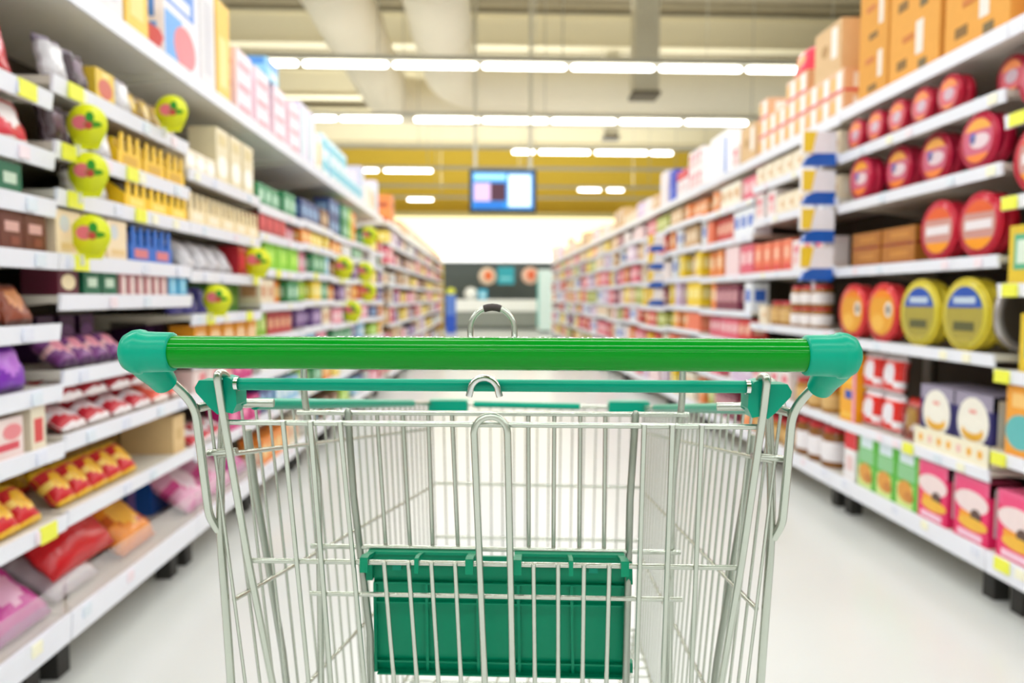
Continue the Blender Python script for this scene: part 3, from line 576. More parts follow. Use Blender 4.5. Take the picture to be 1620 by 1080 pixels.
row(L1, 6, rwp, 2.06, 2.6, 4, jit=.01, layers=2); row(L1, 6, rwp2, 2.62, 2.9, 2, jit=.01)
row(L1, 7, cbox, 2.42, 2.9, 2, back=.24); row(L1, 7, cboxp, 2.78, 2.89, 1, back=.03); row(L1, 7, ryl, 2.05, 2.5, 5, back=.03); row(L1, 7, ryl2, 2.05, 2.45, 4, back=.22)
row(L1, 8, whbag, 2.07, 2.30, 1, back=.06, desc='flat white crisp bag under the red one'); row(L1, 8, redbag, 2.05, 2.42, 1, back=.05, zoff=.075); row(L1, 8, orgbag, 2.44, 2.7, 1, back=.05); row(L1, 8, orgbag, 2.3, 2.6, 1, back=.3); row(L1, 8, pkbag, 2.69, 2.91, 1, back=.04); row(L1, 8, whbag, 2.06, 2.28, 1, back=.37)
row(L1, -1, tallw, 2.13, 2.48, 2, back=.03); row(L1, -1, tally, 2.50, 2.67, 1, back=.03)
# third bay
row(L2, 0, crml, 2.93, 3.24, 3, layers=1); row(L2, 0, crmt, 3.26, 3.76, 3, back=.02)
row(L2, 1, cjag, 2.93, 3.8, 5, back=.012)
row(L2, 2, gryb, 2.93, 3.48, 4, back=.02, jit=.01); row(L2, 2, redx, 3.52, 3.79, 2, back=.02)
row(L2, 3, blup, 2.93, 3.35, 3, back=.08); row(L2, 3, gbx, 3.4, 3.8, 2, back=.12)
row(L2, 4, purb, 2.95, 3.12, 2, back=.2); row(L2, 4, orp, 3.0, 3.79, 5, back=.03); row(L2, 5, pwb, 2.95, 3.4, 3); row(L2, 5, mag, 3.42, 3.79, 3)
row(L2, 6, rwp, 2.95, 3.3, 3); row(L2, 6, mag, 3.35, 3.79, 3); row(L2, 7, blbox, 2.95, 3.17, 1, back=.2); row(L2, 7, pkbag, 2.94, 3.45, 2, back=.04); row(L2, 7, mgbag, 3.48, 3.79, 1, back=.05)
put(tallb, XL-.17, 2.955, 1.975, pi/2, 'tall white pack with blue and red print on the sweets canopy', 'packs on the sweets canopy'); put(shorty, XL-.17, 2.955, 2.335, pi/2, 'yellow pack lying on the tall blue and red printed pack', 'packs on the sweets canopy')
row(L2, -1, tallw, 3.135, 3.31, 1, back=.03, desc='tall plain white pack'); row(L2, -1, tally, 3.32, 3.49, 1, back=.03)
row(L2, -1, pinkw, 3.54, 3.77, 1, layers=3, back=.02)
# further bays
row(L3[0], -1, pinkw, 3.83, 4.69, 3, layers=3, back=.02); row(L3[0], -1, bluet, 4.02, 4.27, 1, back=.02, zoff=.3)
row(L3[1], -1, lilt, 4.72, 5.1, 2, back=.02); row(L3[1], -1, yelt, 5.12, 5.32, 1, back=.02); row(L3[1], -1, tealw, 5.34, 5.58, 1, layers=2)
row(L3[2], -1, tealw, 5.62, 6.45, 4, layers=[2, 2, 2, 1], back=.02); row(L3[3], -1, tealw, 6.5, 6.95, 2, back=.02); row(L3[3], -1, lilt, 7.0, 7.35, 1, back=.03); row(L3[4], -1, yelt, 7.4, 7.8, 2); row(L3[4], -1, lilt, 7.85, 8.2, 1)
row(L3[0], 2, lime, 3.95, 4.65, 3, back=.03); row(L3[0], 0, GL[6], 3.83, 4.3); row(L3[0], 1, fit(redx, .112), 3.85, 4.4)
ENDC = ['c0142c', '0c6a38', '1a38a0', '1c3cb0', 'd88a10', 'f0b020', '10a018', 'c83048']
ENDN = ['dark red', 'dark green', 'navy blue', 'royal blue', 'amber', 'yellow', 'bright green', 'crimson']
for i in range(8):
    e = C('gift_box', 'gift box', ENDN[i]+' gift box', .2, .2, .12 if i < 7 else .15, ENDC[i], [('b', 0, .5, 1.3, .5, 'f0e0d0' if i % 2 else 'e8a8b0')], [], label=False)
    row(L3[4], i, e, 7.98, 8.25, 1, back=.01)
GAPS = {}
def generic(B, pool, skip=(), coarse=1., topm=0.02, maxh=.24):
    n = len(B.levels)
    for i in range(n):
        z = B.levels[i]; hi = (B.levels[i-1] if i else (B.canopy-.04 if B.canopy else z+.3))-.03
        y = B.y0+.012
        for a, b in skip:
            if a == i: y = b
        while y < B.y1-.1:
            P = random.choice(pool); P = fit(P, min(maxh, hi-z-.02))
            if P is None: break
            L = random.choice([.26, .26, .4, .52])*coarse
            e = min(B.y1-.012, y+L)
            lay = 2 if (hi-z) > 2.15*P.h and random.random() < .5 else 1
            if e-y < P.w: break
            y2 = row(B, i, P, y, e, None, back=random.choice([.015, .02, .03, .06]), layers=lay, parts=False)
            y = e+.01
for k in range(5): 
    generic(L3[k], GL, [(2, 4.68), (0, 4.32), (1, 4.42)] if k == 0 else ([(i, 8.26) for i in range(8)] if k == 4 else ()))
for i in range(8):
    y = yl[7]+.02; P = fit(random.choice(GL), .115); row(L3[4], i, P, y, 7.95, None, parts=False)

# ------------------------------------------------------------------ biscuit side (right)
BR = 1.19; yr = [1.30+BR*k for k in range(18)]
RVg = [1.77, 1.527, 1.262, 1.005, .795, .5, .2]
R0 = bay(1, 1, yr[0], yr[1], [1.723, 1.445, 1.148, .851, .563, .2], 2.04, [(0, 2.42), (1, 2.44), (2, 2.42), (3, 2.44), (4, 2.44), (5, 2.4)], False, 'metal shelving unit closest to the cart on the biscuit side')
R1 = bay(1, 2, yr[1], yr[2], [1.82, 1.57, 1.25, .90, .487, .2], 2.04, [(4, 2.98)], False, 'shelving unit holding the round biscuit tins')
R2 = bay(1, 3, yr[2], yr[3], [1.835, 1.61, 1.263, .93, .49, .2], 2.03, [], False, 'shelving unit past the round tins, behind the hanging strip')
R3 = [bay(1, 4+k, yr[3+k], yr[4+k], RVg if k % 2 == 0 else [z+.02 for z in RVg[:-1]]+[.2], 2.03, [], False) for k in range(13)]
row(R0, 0, rdt2, 2.0, 2.45, 2); row(R0, 1, rdt3, 1.9, 2.46, 2); row(R0, 2, gy, 2.0, 2.46, 3); row(R0, 3, pkb2, 2.0, 2.2, 1); row(R0, 3, gy, 2.25, 2.45, 1); row(R0, 4, crb, 1.9, 2.2, 2)
o_ = C('biscuit_box', 'biscuit box', 'orange teal biscuit box', .14, .12, .24, 'f0a030', [('o', 0, .35, 1., .5, '60b8b8'), ('b', 0, .8, 1.2, .2, 'f8c878')], [('o', 0, .35, 1., .4, '70c0c0')])
row(R0, 4, o_, 2.3, 2.46, 1); row(R0, 5, pnkb, 2.0, 2.46, 2, back=.02); row(R0, -1, ctn, 2.05, 2.45, 1, layers=2, back=.03)
# tins
row(R1, 0, rdt, 2.75, 3.62, 5, back=.02); row(R1, 0, rdt, 2.52, 2.7, 1, back=.1)
row(R1, 1, rdt2, 2.53, 2.76, 1, back=.015); row(R1, 1, rdt2, 2.86, 3.34, 2, back=.06); row(R1, 1, rdt2, 3.38, 3.64, 1, back=.02)
row(R1, 2, rdt3, 2.50, 2.98, 2, back=.02); row(R1, 2, tray, 3.12, 3.66, 2, layers=2, back=.08)
row(R1, 3, ort, 3.12, 3.66, 2, back=.02)
for yy in (2.54, 2.83):
    row(R1, 3, blt, yy, yy+.29, 1, back=.02)
GOLD = Proto('round_tin', 'biscuit tin', 'gold biscuit tin turned sideways', .28, .08, .28, gft, [('lid', gfl)])
put(GOLD, XR+.17, 2.565, .90, 0., 'gold biscuit tin turned sideways showing its dark lid, beside the blue tins', 'round tins')
row(R1, 4, noo, 3.47, 3.66, 1, layers=2, back=.02); row(R1, 4, pch, 3.14, 3.46, 2, layers=2, back=.03); row(R1, 4, pch2, 2.98, 3.13, 1, layers=1, back=.04)
row(R1, 4, pch2, 2.98, 3.3, 2, back=.2, zoff=0.)
# navy boxes in their cream tray
tr = empty('display_tray', (XR+.125, 2.73, .487), -pi/2, 'cream display tray with orange prints holding two navy boxes', 'display tray')
crt = cmat('f2ead0'); b = MB(); b.box(-.23, .23, -.115, .115, 0, .004, crt); b.box(-.23, .23, -.115, -.111, 0, .085, crt); b.box(-.23, .23, .111, .115, 0, .085, crt); b.box(-.23, -.226, -.115, .115, 0, .085, crt); b.box(.226, .23, -.115, .115, 0, .085, crt); b.build('tray', tr)
b = MB()
for k in range(7): b.ell(-.18+k*.06, .045, .014, .017, -.115, .001, cmat('f0b030' if k % 3 != 1 else 'f0c0b8'), 10)
for k in range(3):
    b.box(.23, .231, -.08+k*.06, -.05+k*.06, .03, .06, cmat('f0b848' if k != 1 else 'e8a090'))
b.build('print', tr)
for yy, l in ((2.62, 'navy biscuit box with white oval, closer of two in the tray'), (2.84, 'navy biscuit box with white oval, further of two in the tray')):
    put(navy, XR+.127, yy, .4915, -pi/2, l, 'navy biscuit boxes')
row(R1, 5, pnkb, 2.505, 2.93, 2, back=.02); row(R1, 5, grnb, 2.93, 3.42, 3, back=.02); row(R1, 5, redw, 3.45, 3.58, 1, back=.02)
row(R1, -1, ctn, 2.52, 3.28, 2, layers=3, back=.03); row(R1, -1, ctn2, 3.30, 3.56, 1, layers=3, back=.03)
row(R2, -1, rwc, 3.70, 4.85, 8, layers=[2, 2, 2, 3, 3, 2, 2, 3], back=.03); row(R2, -1, ctl, 3.74, 4.1, 1, back=.03, zoff=.24)
rb = bag('biscuit_packet', 'biscuit packet', 'bright red packet on top of boxes', .2, .09, .16, 'e83050', 'f0607a', 'f08a30', None, .2, .3, 41)
row(R2, -1, rb, 4.2, 4.42, 1, back=.05, zoff=.36)
row(R2, 0, crb, 3.7, 4.85, 8, back=.02); row(R2, 1, crb, 3.7, 4.5, 6, back=.02); row(R2, 1, whr, 4.52, 4.85, 2)
row(R2, 2, whr, 3.85, 4.25, 3, back=.02); row(R2, 2, pkb2, 4.27, 4.85, 4, back=.02, layers=1)
row(R2, 3, jrs, 3.9, 4.3, 3, layers=2, back=.02); row(R2, 3, jrb, 4.32, 4.6, 2); row(R2, 3, crb, 4.62, 4.85, 1)
row(R2, 4, jrb, 3.75, 4.2, 3, back=.02); row(R2, 4, whr, 4.25, 4.85, 4); row(R2, 5, jrw, 3.72, 4.2, 3, back=.02); row(R2, 5, jrb, 4.25, 4.85, 4)
# canopy of the further right bays
big = C('nappy_pack', 'nappy pack', 'big white pack with blue edge', .42, .3, .33, 'f2f0f4', [('b', .75, .45, .3, .8, '6a90d8'), ('b', -.2, .5, 1., .6, 'faf8fc')], [('b', .5, .4, .4, .7, 'd8c8a8'), ('b', -.2, .4, .3, .7, '5a80d0')])
blu = C('snack_box', 'snack box', 'deep blue tall box', .2, .2, .3, '1238c0', [('b', 0, .25, 1.3, .4, '4a64d0')], [('b', 0, .2, 1.4, .35, '5a70d8')])
row(R3[0], -1, ctl, 4.9, 5.2, 1, back=.03); row(R3[0], -1, big, 5.45, 5.9, 1, back=.02); row(R3[0], -1, whr, 5.22, 5.42, 1)
row(R3[1], -1, whr, 6.1, 6.5, 3, layers=2); row(R3[1], -1, redw, 6.55, 6.9, 3); row(R3[1], -1, blu, 6.98, 7.2, 1)
SGN = [('coral', 'e8836e'), ('white', 'f0eef2')]
for k in range(2, 13):
    B = R3[k]; y = B.y0+.02
    while y < B.y1-.3:
        P = random.choice([whr, ppk, crb, ctl, GR[4], GR[6], GR[8]]); y = row(B, -1, P, y, y+P.w*2+.02, 2, layers=random.choice([1, 1, 2]), parts=False)+random.choice([.02, .1])
prefer = {0: [whr, ppk, pkb2, GR[0], GR[1]], 1: [pkb2, GR[0], GR[2], GR[3], whr]}
for k in range(2): generic(R3[k], prefer[k]+GR)
# far left block, interleaved with the right one so that the nearest goods come first
FL = []
y = 8.75
for k in range(9):
    FL.append((y, y+1.19)); y += 1.19
fl = []
for k, (a, b) in enumerate(FL):
    B = bay(-1, 9+k, a, b, [1.75, 1.5, 1.26, 1.02, .78, .5, .2], 1.98 if k else 2.0, [], False); fl.append(B)
op = C('gift_box', 'gift box', 'orange gift box', .3, .3, .18, 'f0904a', [('b', 0, .3, 1.4, .3, 'b85030')], [('b', 0, .3, 1.4, .3, 'b85030')], label=False)
row(fl[0], -1, op, 9.1, 9.5, 1, layers=2)
for k in range(11):
    if 2+k < 13: generic(R3[2+k], GR+([whr, ppk] if k < 3 else []), coarse=1. if k < 3 else 2.)
    if k < 9:
        generic(fl[k], [GR[4], GR[6], GL[1], GL[3], GL[11], GL[9], GR[1], GL[10], GL[7], GR[8]], coarse=1. if k < 2 else 2.)
        if k: 
            yy = fl[k].y0+.1
            row(fl[k], -1, random.choice([GR[4], GR[6]]), yy, yy+.9, 4, parts=False)
o = MB().box(-.5, 0, 0, .06, 0, 2.0, cmat('eccf30')).build('end_panel', None, (XL+.01, FL[-1][1]+.02, 0)); tag(o, 'yellow end panel closing the far run on the sweets side', 'panel'); MB().box(-.45, -.05, -.004, 0, .3, 1.2, cmat('f09a50')).build('poster', o)
for nm, S in STUFF.items():
    o = S.build(nm); tag(o, 'distant %s stock crowding the far ends of both shelf runs' % nm.replace('_', ' '), nm.replace('_', ' '), None, 'stuff')

# ------------------------------------------------------------------ shelf signs and hanging strips
yd = mat('dfe414', .4); ydr = mat('c8cc10', .4)
def promo(y, z, label, r=.062, X=XL):
    o = empty('promo_sign', (X+.035, y, z), 0, label, 'shelf sign', 'round yellow promotion signs')
    b = MB(); b.lathe([(r, -.001), (r, .001)], yd, 'y', 28, (0, 0, r)); b.prism([(-r*.5, -.012), (r*.5, -.012), (r*.9, r*.6), (-r*.9, r*.6)], .0005, .002, yd); b.build('disc', o)
    p = MB(); p.ell(-r*.3, r*1.1, r*.42, r*.36, -.001, .001, mat('e0707a'), 14); p.ell(r*.1, r*.95, r*.2, r*.2, -.002, .001, mat('c84a40'), 10); p.ell(r*.15, r*1.35, r*.22, r*.28, -.001, .0014, mat('2c9a2c'), 10); p.ell(r*.3, r*1., r*.45, r*.16, -.001, .0018, mat('4a9c20'), 12); p.build('picture', o)
    MB().box(-.035, -.02, -.004, .004, -.03, .0, mat('d8d8d0')).build('clip', o)
promo(2.68, 1.70, 'round yellow sign on the topmost shelf above the yellow display cartons', .058)
promo(2.12, 1.525, 'round yellow sign left of the yellow display cartons, upper one', .057); promo(2.12, 1.392, 'round yellow sign left of the yellow display cartons, lower one', .057)
promo(2.12, 1.217, 'round yellow sign in front of the cream sweet boxes', .057)
promo(3.62, 1.205, 'round yellow sign in front of the crimson sweet boxes', .068); promo(3.08, 1.03, 'round yellow sign in front of the indigo sweet bags', .06)
for y, z, t in [(5.75, 1.25, 'yellow sign on a far sweets shelf, third level down'), (6.75, 1.25, 'smaller yellow sign on the far sweets shelf, third level down'), (6.9, 1.07, 'yellow sign on the far sweets shelf, fourth level down'), (6.1, .9, 'yellow sign on the far sweets shelf just over the handle'), (7.0, 1.6, 'yellow sign under the end of the sweets canopy')]:
    promo(y, z, t, .085)
def strip(x, y, zs, s, label):
    o = empty('clip_strip', (x, y, min(zs)-.05), 0, label, 'clip strip', 'hanging clip strips')
    MB().box(-.008, .008, 0, .004, 0, max(zs)+.15*s-min(zs)+.05, mat('e8e8ee')).build('strip', o); MB().box(0, XR+.03-x, 0, .004, .1, .12, mat('e8e8ee')).build('arm', o)
    for k, z in enumerate(zs):
        q = empty('hanging_packet', (x, y-.012, z), 0, 'blue white hanging packet, %s up the strip %s' % (ORD[k+1], 'beside the tins' if s > 1.1 else 'further down the aisle'), 'packet', 'packets on the %s strip' % ('near' if s > 1.1 else 'far'))
        w = .075*s
        MB().box(-w, w, -.02, .01, .055*s, .15*s, mat('eeeaf0', .3)).build('packet_body', q)
        MB().prism([(-w, .15*s), (-w*.2, .15*s), (-w*.45, .06*s), (-w, .06*s)], -.022, -.02, mat('f0cc38', .3)).build('yellow_flash', q)
        poly = [(-w, 0), (w, 0), (w, .055*s), (-w*.2, .055*s), (-w*.7, .04*s)]
        MB().prism(poly, -.022, .01, mat('1c5cb8', .3)).build('blue_base', q)
strip(1.70, 3.74, [1.19, 1.385, 1.58, 1.775], 1.15, 'hanging strip of blue and white packets beside the round tins')
strip(1.68, 7.24, [1.02, 1.2, 1.38, 1.56], 1.05, 'hanging strip of blue and white packets far along the biscuit side')

# ------------------------------------------------------------------ the shopping cart (local: x across, y forward, origin on the floor under the handle)
zinc = mat('c2c7bc', .26, .9, .05, 60); zincd = mat('a8aea3', .34, .9, .06, 40); chrome = mat('d4d6d4', .12, 1., .02)
hgreen = mat('00851a', .08, 0, .0, 8, spec=.22); teal = mat('009a7c', .28, 0, .02, 10, spec=.22); flapg = mat('008a64', .35, 0, .04, 12, spec=.2); rub = mat('3a302c', .6)
cart = empty('shopping_cart', (-.002, .585, 0), -radians(4.), 'empty wire shopping cart with a green handle standing in the aisle', 'shopping cart')
# handle
hz = 1.0545; hr = .0134
hd = MB(); hd.tube([(-.262, 0, hz), (.262, 0, hz)], hr, hgreen, 40); hd = hd.build('handle', cart)
pr = MB(); rn = random.Random(5); x = -.135; wm = mat('f4f6f0', .4)
def patch(mb, x0, x1, a0, a1):
    n = 3; vs = []; 
    for k in range(n+1):
        a = radians(a0+(a1-a0)*k/n); 
        for xx in (x0, x1): vs.append((xx, -(hr+.0003)*cos(a), hz+(hr+.0003)*sin(a)))
    mb.add(vs, [(2*k, 2*k+1, 2*k+3, 2*k+2) for k in range(n)], wm, True)
while x < .115:      # small unreadable print along the crown of the handle
    w = rn.choice([.004, .006, .007]); t = .0015
    if rn.random() < .12: x += .006; continue
    patch(pr, x, x+t, 74, 104); 
    if rn.random() < .6: patch(pr, x+w-t, x+w, 74, 104)
    if rn.random() < .6: patch(pr, x, x+w, 74, 78)
    if rn.random() < .5: patch(pr, x, x+w, 88, 92)
    if rn.random() < .6: patch(pr, x, x+w, 100, 104)
    x += w+.003
pr.build('printing', hd)
for sg in (-1, 1):
    c = MB()
    prof = [(.0150, 0), (.0162, .0015), (.0166, .016), (.0170, .024), (.0182, .0255), (.0186, .028), (.0180, .033), (.0150, .0385), (.0095, .042), (.003, .0432)]
    c.lathe([(r, sg*(.2545+t)) for r, t in prof], teal, 'x', 32, (0, 0, hz))
    c.tube(fillet([(sg*.283, .000, hz-.002), (sg*.2825, .018, hz-.015), (sg*.2805, .034, hz-.030)], .01, 4), [.0150, .0146, .0142, .0137, .0128, .0118, .0104], teal, 24)
    c.build('handle_cap', cart)
    # frame tube: leaves the cap, bends down, ends flattened against the leg
    t = MB(); path = fillet([(sg*.283, .02, hz-.018), (sg*.279, .045, 1.024), (sg*.2685, .064, 1.000), (sg*.2715, .080, .95), (sg*.2735, .097, .888), (sg*.268, .104, .872)], .02, 6)
    t.tube(path, .0040, zinc, 14); t.build('handle_tube', cart)
    # leg down to the chassis
    t = MB(); t.tube(fillet([(sg*.262, .108, .992), (sg*.2655, .106, .93), (sg*.266, .104, .87), (sg*.259, .104, .73), (sg*.245, .12, .20), (sg*.243, .17, .155), (sg*.215, .80, .155), (sg*.205, .86, .16)], .05, 6), .0041, zinc, 14); t.build('frame_leg', cart)
    # inner leaning tube behind the gate
    t = MB(); xx = .0 ; t.tube([(sg*.272, .19, .955), (sg*.268, .195, .90), (sg*.243, .205, .70), (sg*.222, .21, .47)], .0040, zincd, 12); t.build('rear_brace', cart)
    # corner cross tie
    t = MB(); t.tube([(sg*.2685, .066, .998), (sg*.262, .11, .997), (sg*.215, .115, .996)], .0042, zinc, 10); t.build('corner_tie', cart); t = MB(); t.tube([(sg*.269, .088, .952), (sg*.24, .085, .955)], .0032, zinc, 10); t.build('side_tie', cart)
# basket: rear top corners and front top corners (front leans 4 cm to one side, an old bent cart)
RT = [(-.266, .085, .999), (.266, .085, .999)]; FT = [(-.166, .84, .890), (.252, .84, .884)]
RB = [(-.232, .135, .47), (.232, .135, .47)]; FB = [(-.150, .80, .455), (.236, .80, .455)]
def lerp(a, b, t): return tuple(a[j]+(b[j]-a[j])*t for j in range(3))
def sidept(k, t, d):   # d = 0 rim .. 1 floor
    return lerp(lerp(RT[k], FT[k], t), lerp(RB[k], FB[k], t), d)
wr = .0016
for k, nm in ((0, 'basket_side'), (1, 'basket_side')):
    m = MB(); N = 27
    for i in range(N+1):
        t = i/N; m.tube([sidept(k, t, 0), sidept(k, t, .5), sidept(k, t, 1)], wr, zinc, 6)
    for d0, d1 in ((.095, .115), (.37, .37), (.66, .65), (1, 1)):
        m.tube([sidept(k, 0, d0), sidept(k, 1, d1)], .0026, zinc, 8)
    o = m.build(nm, cart)
    r = MB(); r.tube([sidept(k, 0, 0), sidept(k, 1, 0)], .0042, zinc, 12); r.build('rim', o)
    g = MB(); g.tube([lerp(RT[k], FT[k], .11), lerp(RT[k], FT[k], .83)], .0064, teal, 14); g.build('rim_sleeve', o)
m = MB(); N = 18
for i in range(N+1):
    t = i/N; m.tube([lerp(FT[0], FT[1], t), lerp(FB[0], FB[1], t)], wr, zinc, 6)
for d in (.36, .60, 1.): m.tube([lerp(FT[0], FB[0], d), lerp(FT[1], FB[1], d)], .0026, zinc, 8)
o = m.build('basket_front', cart)
MB().tube([FT[0], FT[1]], .0042, zinc, 12).build('rim', o)
MB().tube([lerp(FT[0], FT[1], .2), lerp(FT[0], FT[1], .70)], .0064, teal, 14).build('rim_sleeve', o)
def block(x0, x1):
    b = MB(); z = .888; b.prism([(x0, z-.012), (x1, z-.012), (x1, z+.007), (x1-.004, z+.010), (x0+.004, z+.010), (x0, z+.007)], .826, .852, teal); return b
block(-.172, -.094).build('corner_bumper', cart); block(.182, .262).build('corner_bumper', cart)
m = MB(); N = 22
for i in range(N+1):
    t = i/N; a, b = lerp(RB[0], FB[0], t), lerp(RB[1], FB[1], t); m.tube([a, b], .0018, zinc, 6)
for i in range(9):
    t = i/8; m.tube([lerp(RB[0], RB[1], t), lerp(FB[0], FB[1], t)], .0024, zinc, 6)
m.build('basket_floor', cart)
# swinging rear gate
def gv(z): return .05+(1.031-z)*.25
gate = MB()
for sg in (-1, 1):
    pts = [(sg*.2385, gv(1.0)-.002+.018, 1.008), (sg*.240, gv(1.02)+.012, 1.030), (sg*.2415, gv(1.03)-.002, 1.033), (sg*.2415, gv(1.005), 1.005), (sg*.236, gv(.85), .85), (sg*.2275, gv(.70), .70), (sg*.215, gv(.48), .48)]
    gate.tube(fillet(pts, .012, 5), .0036, zinc, 14)
def hw(x0, x1, z, r=.0024, dv=0., mb=gate): mb.tube([(x0, gv(z)+dv, z), (x1, gv(z)+dv, z)], r, zinc, 10)
hw(-.238, .238, .9855, .0026, .0035); hw(-.237, .237, .8440, .0026, .0035); hw(-.180, .184, .8085, .0024, .0035); hw(-.222, .222, .56, .0026); hw(-.216, .216, .485, .003)
gate = gate.build('rear_gate', cart)
m = MB()
for a, b, r in [(-.187, -.190, .0027), (-.162, -.167, .0030), (-.135, -.132, .0027), (.138, .144, .0027), (.163, .171, .0030), (.189, .199, .0027)]:
    m.tube([(a, gv(.988), .988), (b, gv(.70), .70), (b, gv(.485), .485)], r*.88, zinc, 8)
for a in (-.1035, -.080, -.058, -.035, .040, .0635, .088, .112):
    m.tube([(a, gv(.8465), .8465), (a+.002, gv(.70), .70), (a+.002, gv(.485), .485)], .0023, zinc, 8)
m.build('gate_wires', gate)
m = MB(); ux = [-.0135, .0165]; cx = sum(ux)/2; rx = (ux[1]-ux[0])/2
arc = [(cx-rx*cos(pi*k/12), gv(.98)-.004, .979+rx*sin(pi*k/12)) for k in range(13)]
m.tube([(-.006, gv(.485)-.004, .485), (-.0085, gv(.71)-.004, .71)]+arc+[(.0195, gv(.71)-.004, .71), (.021, gv(.485)-.004, .485)], .0033, zinc, 12); m.build('gate_arch', gate)
# hinge blocks and seat bar
MB().tube([(-.232, .062, 1.021), (.232, .062, 1.0215)], .0056, teal, 20).build('seat_bar', cart)
for sg in (-1, 1):
    b = MB(); pl = [(.262, 1.0245), (.266, 1.018), (.265, 1.0135), (.252, .999), (.2455, .9935), (.2435, .9955), (.2435, 1.0245)]
    b.prism([(sg*x, z) for x, z in pl], .058, .078, teal); pl = [(.2400, 1.028), (.2335, 1.0265), (.2285, 1.020), (.2280, 1.003), (.232, .9945), (.2390, .996)]
    b.prism([(sg*x, z) for x, z in pl], .058, .078, teal); b.prism([(sg*.2285, 1.0), (sg*.262, 1.003), (sg*.262, 1.022), (sg*.2285, 1.022)], .072, .082, teal); b.build('hinge_block', cart)
    m = MB(); m.tube([(sg*.226, .060, 1.0215), (sg*.2295, .060, 1.0215)], .0064, chrome, 14); m.build('bar_ferrule', cart)
    m = MB(); m.tube(fillet([(sg*.266, .085, .999), (sg*.2665, .098, 1.016), (sg*.258, .104, 1.024), (sg*.248, .10, 1.012)], .012, 5), .0048, zincd, 12); m.build('hinge_loop', cart)
m = MB(); m.tube([(-.0175, .054, 1.0125)]+[(-.004-.0125*cos(pi*k/12), .0535, 1.0165+.0125*sin(pi*k/12)) for k in range(13)]+[(.0097, .054, 1.0125)], .0031, chrome, 12); m.build('small_hook', cart)
# loop above the handle, welded to its far side
m = MB(); lx, lrx = .0050, .0185
arc = [(lx-lrx*cos(pi*k/16), .024, 1.0735+lrx*.98*sin(pi*k/16)) for k in range(17)]
m.tube(fillet([(-.0135, .0115, hz+.002), (-.0135, .022, hz+.008), arc[0]], .008, 4)+arc[1:-1]+fillet([arc[-1], (.0235, .022, hz+.008), (.0235, .0115, hz+.002)], .008, 4), .0026, zinc, 14); lp = m.build('bag_hook', cart)
MB().tube([(lx-lrx*cos(pi*k/16), .024, 1.0735+lrx*.98*sin(pi*k/16)) for k in (6, 7, 8, 9, 10)], .0031, rub, 14).build('hook_sleeve', lp)
# folding child seat back
v = .14; m = MB(); m.tube([(-.199, v-.004, .9835), (.193, v-.004, .9845)], .0026, zinc, 10); m.tube([(-.187, v-.004, .8465), (.187, v-.004, .8455)], .0026, zinc, 10); pass
for a, b in [(-.119, -.111), (-.093, -.086), (-.067, -.063), (-.043, -.037), (.034, .035), (.060, .060), (.086, .086), (.111, .111)]:
    m.tube([(a, v, .9835), (b, v, .8465)], .0022, zinc, 8)
sb = m.build('seat_back', cart)
for a, b in ((-.1465, -.128), (.140, .135)):
    m = MB(); m.tube([(a, v-.008, .9885), (a, v-.008, .985), (a*.97, v-.006, .90), (b, v, .755), (b, v+.01, .50)], [.002, .0037, .0037, .0037, .0037], zincd, 12); m.build('seat_upright', sb)
for a, b in ((-.193, -.1795), (.187, .1785)):
    m = MB(); m.tube(fillet([(a, .004, 1.052), (a, .10, 1.051), (a, v, 1.046), (a, v, 1.0), (b, v, .915), (b, v, .62)], .01, 4), .0034, zinc, 12); m.build('seat_post', sb)
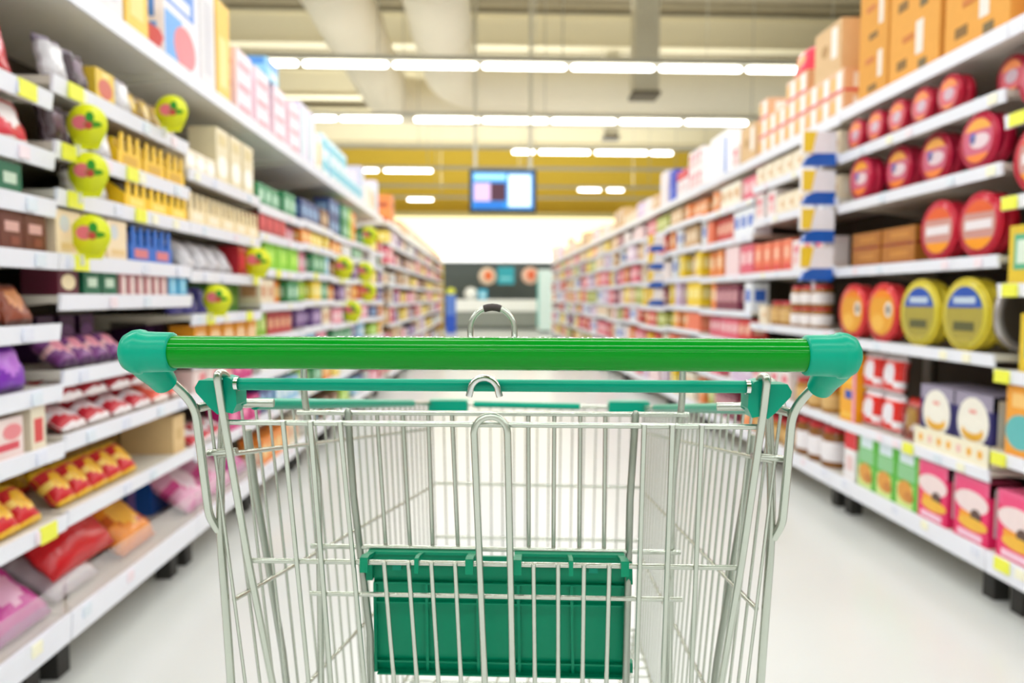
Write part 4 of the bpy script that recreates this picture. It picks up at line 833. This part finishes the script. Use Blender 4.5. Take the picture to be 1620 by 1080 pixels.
# green seat flap hanging from the gate wire
fv = .124; fb = MB(); x0, x1, z0, z1 = -.1225, .1315, .7, .838
fb.box(x0, x1, fv, fv+.003, z0, z1, flapg)
for xx in (x0, -.070, -.0185, .0225, .076, x1-.003): fb.box(xx, xx+.003, fv-.0045, fv, z0+.0001, z1-.03, flapg)
for zz in (z0, z0+.012, .783, .806): fb.box(x0+.0002, x1-.0002, fv-.0041, fv, zz+.0003, zz+.0025, flapg)
fb.box(x0+.004, x1-.004, fv-.010, fv, z0, z0+.002, flapg)
for sg, xx in ((-1, x0-.0065), (1, x1)): fb.box(xx, xx+.0065, fv-.008, fv+.003, .812, .836, flapg); fb.box(xx+.001, xx+.0055, fv-.006, fv+.003, z0+.006, z0+.018, flapg)
for xx in (-.103, .095): fb.box(xx, xx+.009, fv-.003, fv, .822, .838, teal)
fb.v = [(x*(1+(.842-z)*.42), y+.012+(.842-z)*.24, z) for x, y, z in fb.v]
fl_ = fb.build('seat_flap', cart)
for a, b in ((-.1265, -.0175), (.021, .1305)):
    c = MB(); zc = .844; vv = gv(.844)+.0035
    c.box(a, b, fv+.003, fv+.0115, zc-.002, zc+.001, flapg); c.box(a, b, fv+.0085, fv+.0114, zc-.014, zc-.002, flapg)
    for xx in (a, (a+b)/2-.002, b-.0075):
        w = .0075 if xx != (a+b)/2-.002 else .004
        c.prism([(vv-.0068, zc-.008), (vv-.0035, zc-.009), (vv-.0035, zc+.003), (fv+.0028, zc-.002), (fv+.0028, zc+.0008), (vv+.003, zc+.0062), (vv-.005, zc+.0062), (vv-.0068, zc+.005)], xx, xx+w, flapg, 'x')
    c.build('hinge_clip', fl_)
# chassis and castors
m = MB(); m.tube([(-.243, .17, .155), (.243, .17, .155)], .0056, zinc, 10); m.tube([(-.205, .86, .16), (.205, .86, .16)], .0056, zinc, 10); m.tube([(-.225, .5, .156), (.225, .5, .156)], .0045, zinc, 10)
for sg in (-1, 1): m.tube(fillet([(sg*.205, .84, .158), (sg*.215, .80, .30), (sg*.195+.04, .79, .452)], .04, 4), .0056, zinc, 10)
m.build('chassis', cart)
for x, y in ((-.243, .19), (.243, .19), (-.205, .84), (.205, .84)):
    f = MB(); f.lathe([(.012, .15), (.016, .142), (.016, .128)], zincd, 'z', 12, (x, y, 0))
    for s in (-1, 1): f.prism([(y-.014, .13), (y+.014, .13), (y-.022, .05), (y-.036, .05)], x+s*.020-.0015, x+s*.020+.0015, zincd, 'x')
    f = f.build('castor_fork', cart)
    w = MB(); w.lathe([(.052, -.012), (.062, -.009), (.062, .009), (.052, .012)], rub, 'x', 22, (x, y-.029, .062)); w.lathe([(.01, -.017), (.045, -.0125), (.045, .0125), (.01, .017)], mat('b9bbb6', .5), 'x', 18, (x, y-.029, .062)); w.build('wheel', f)
print('things placed', NPLACED, COUNT)
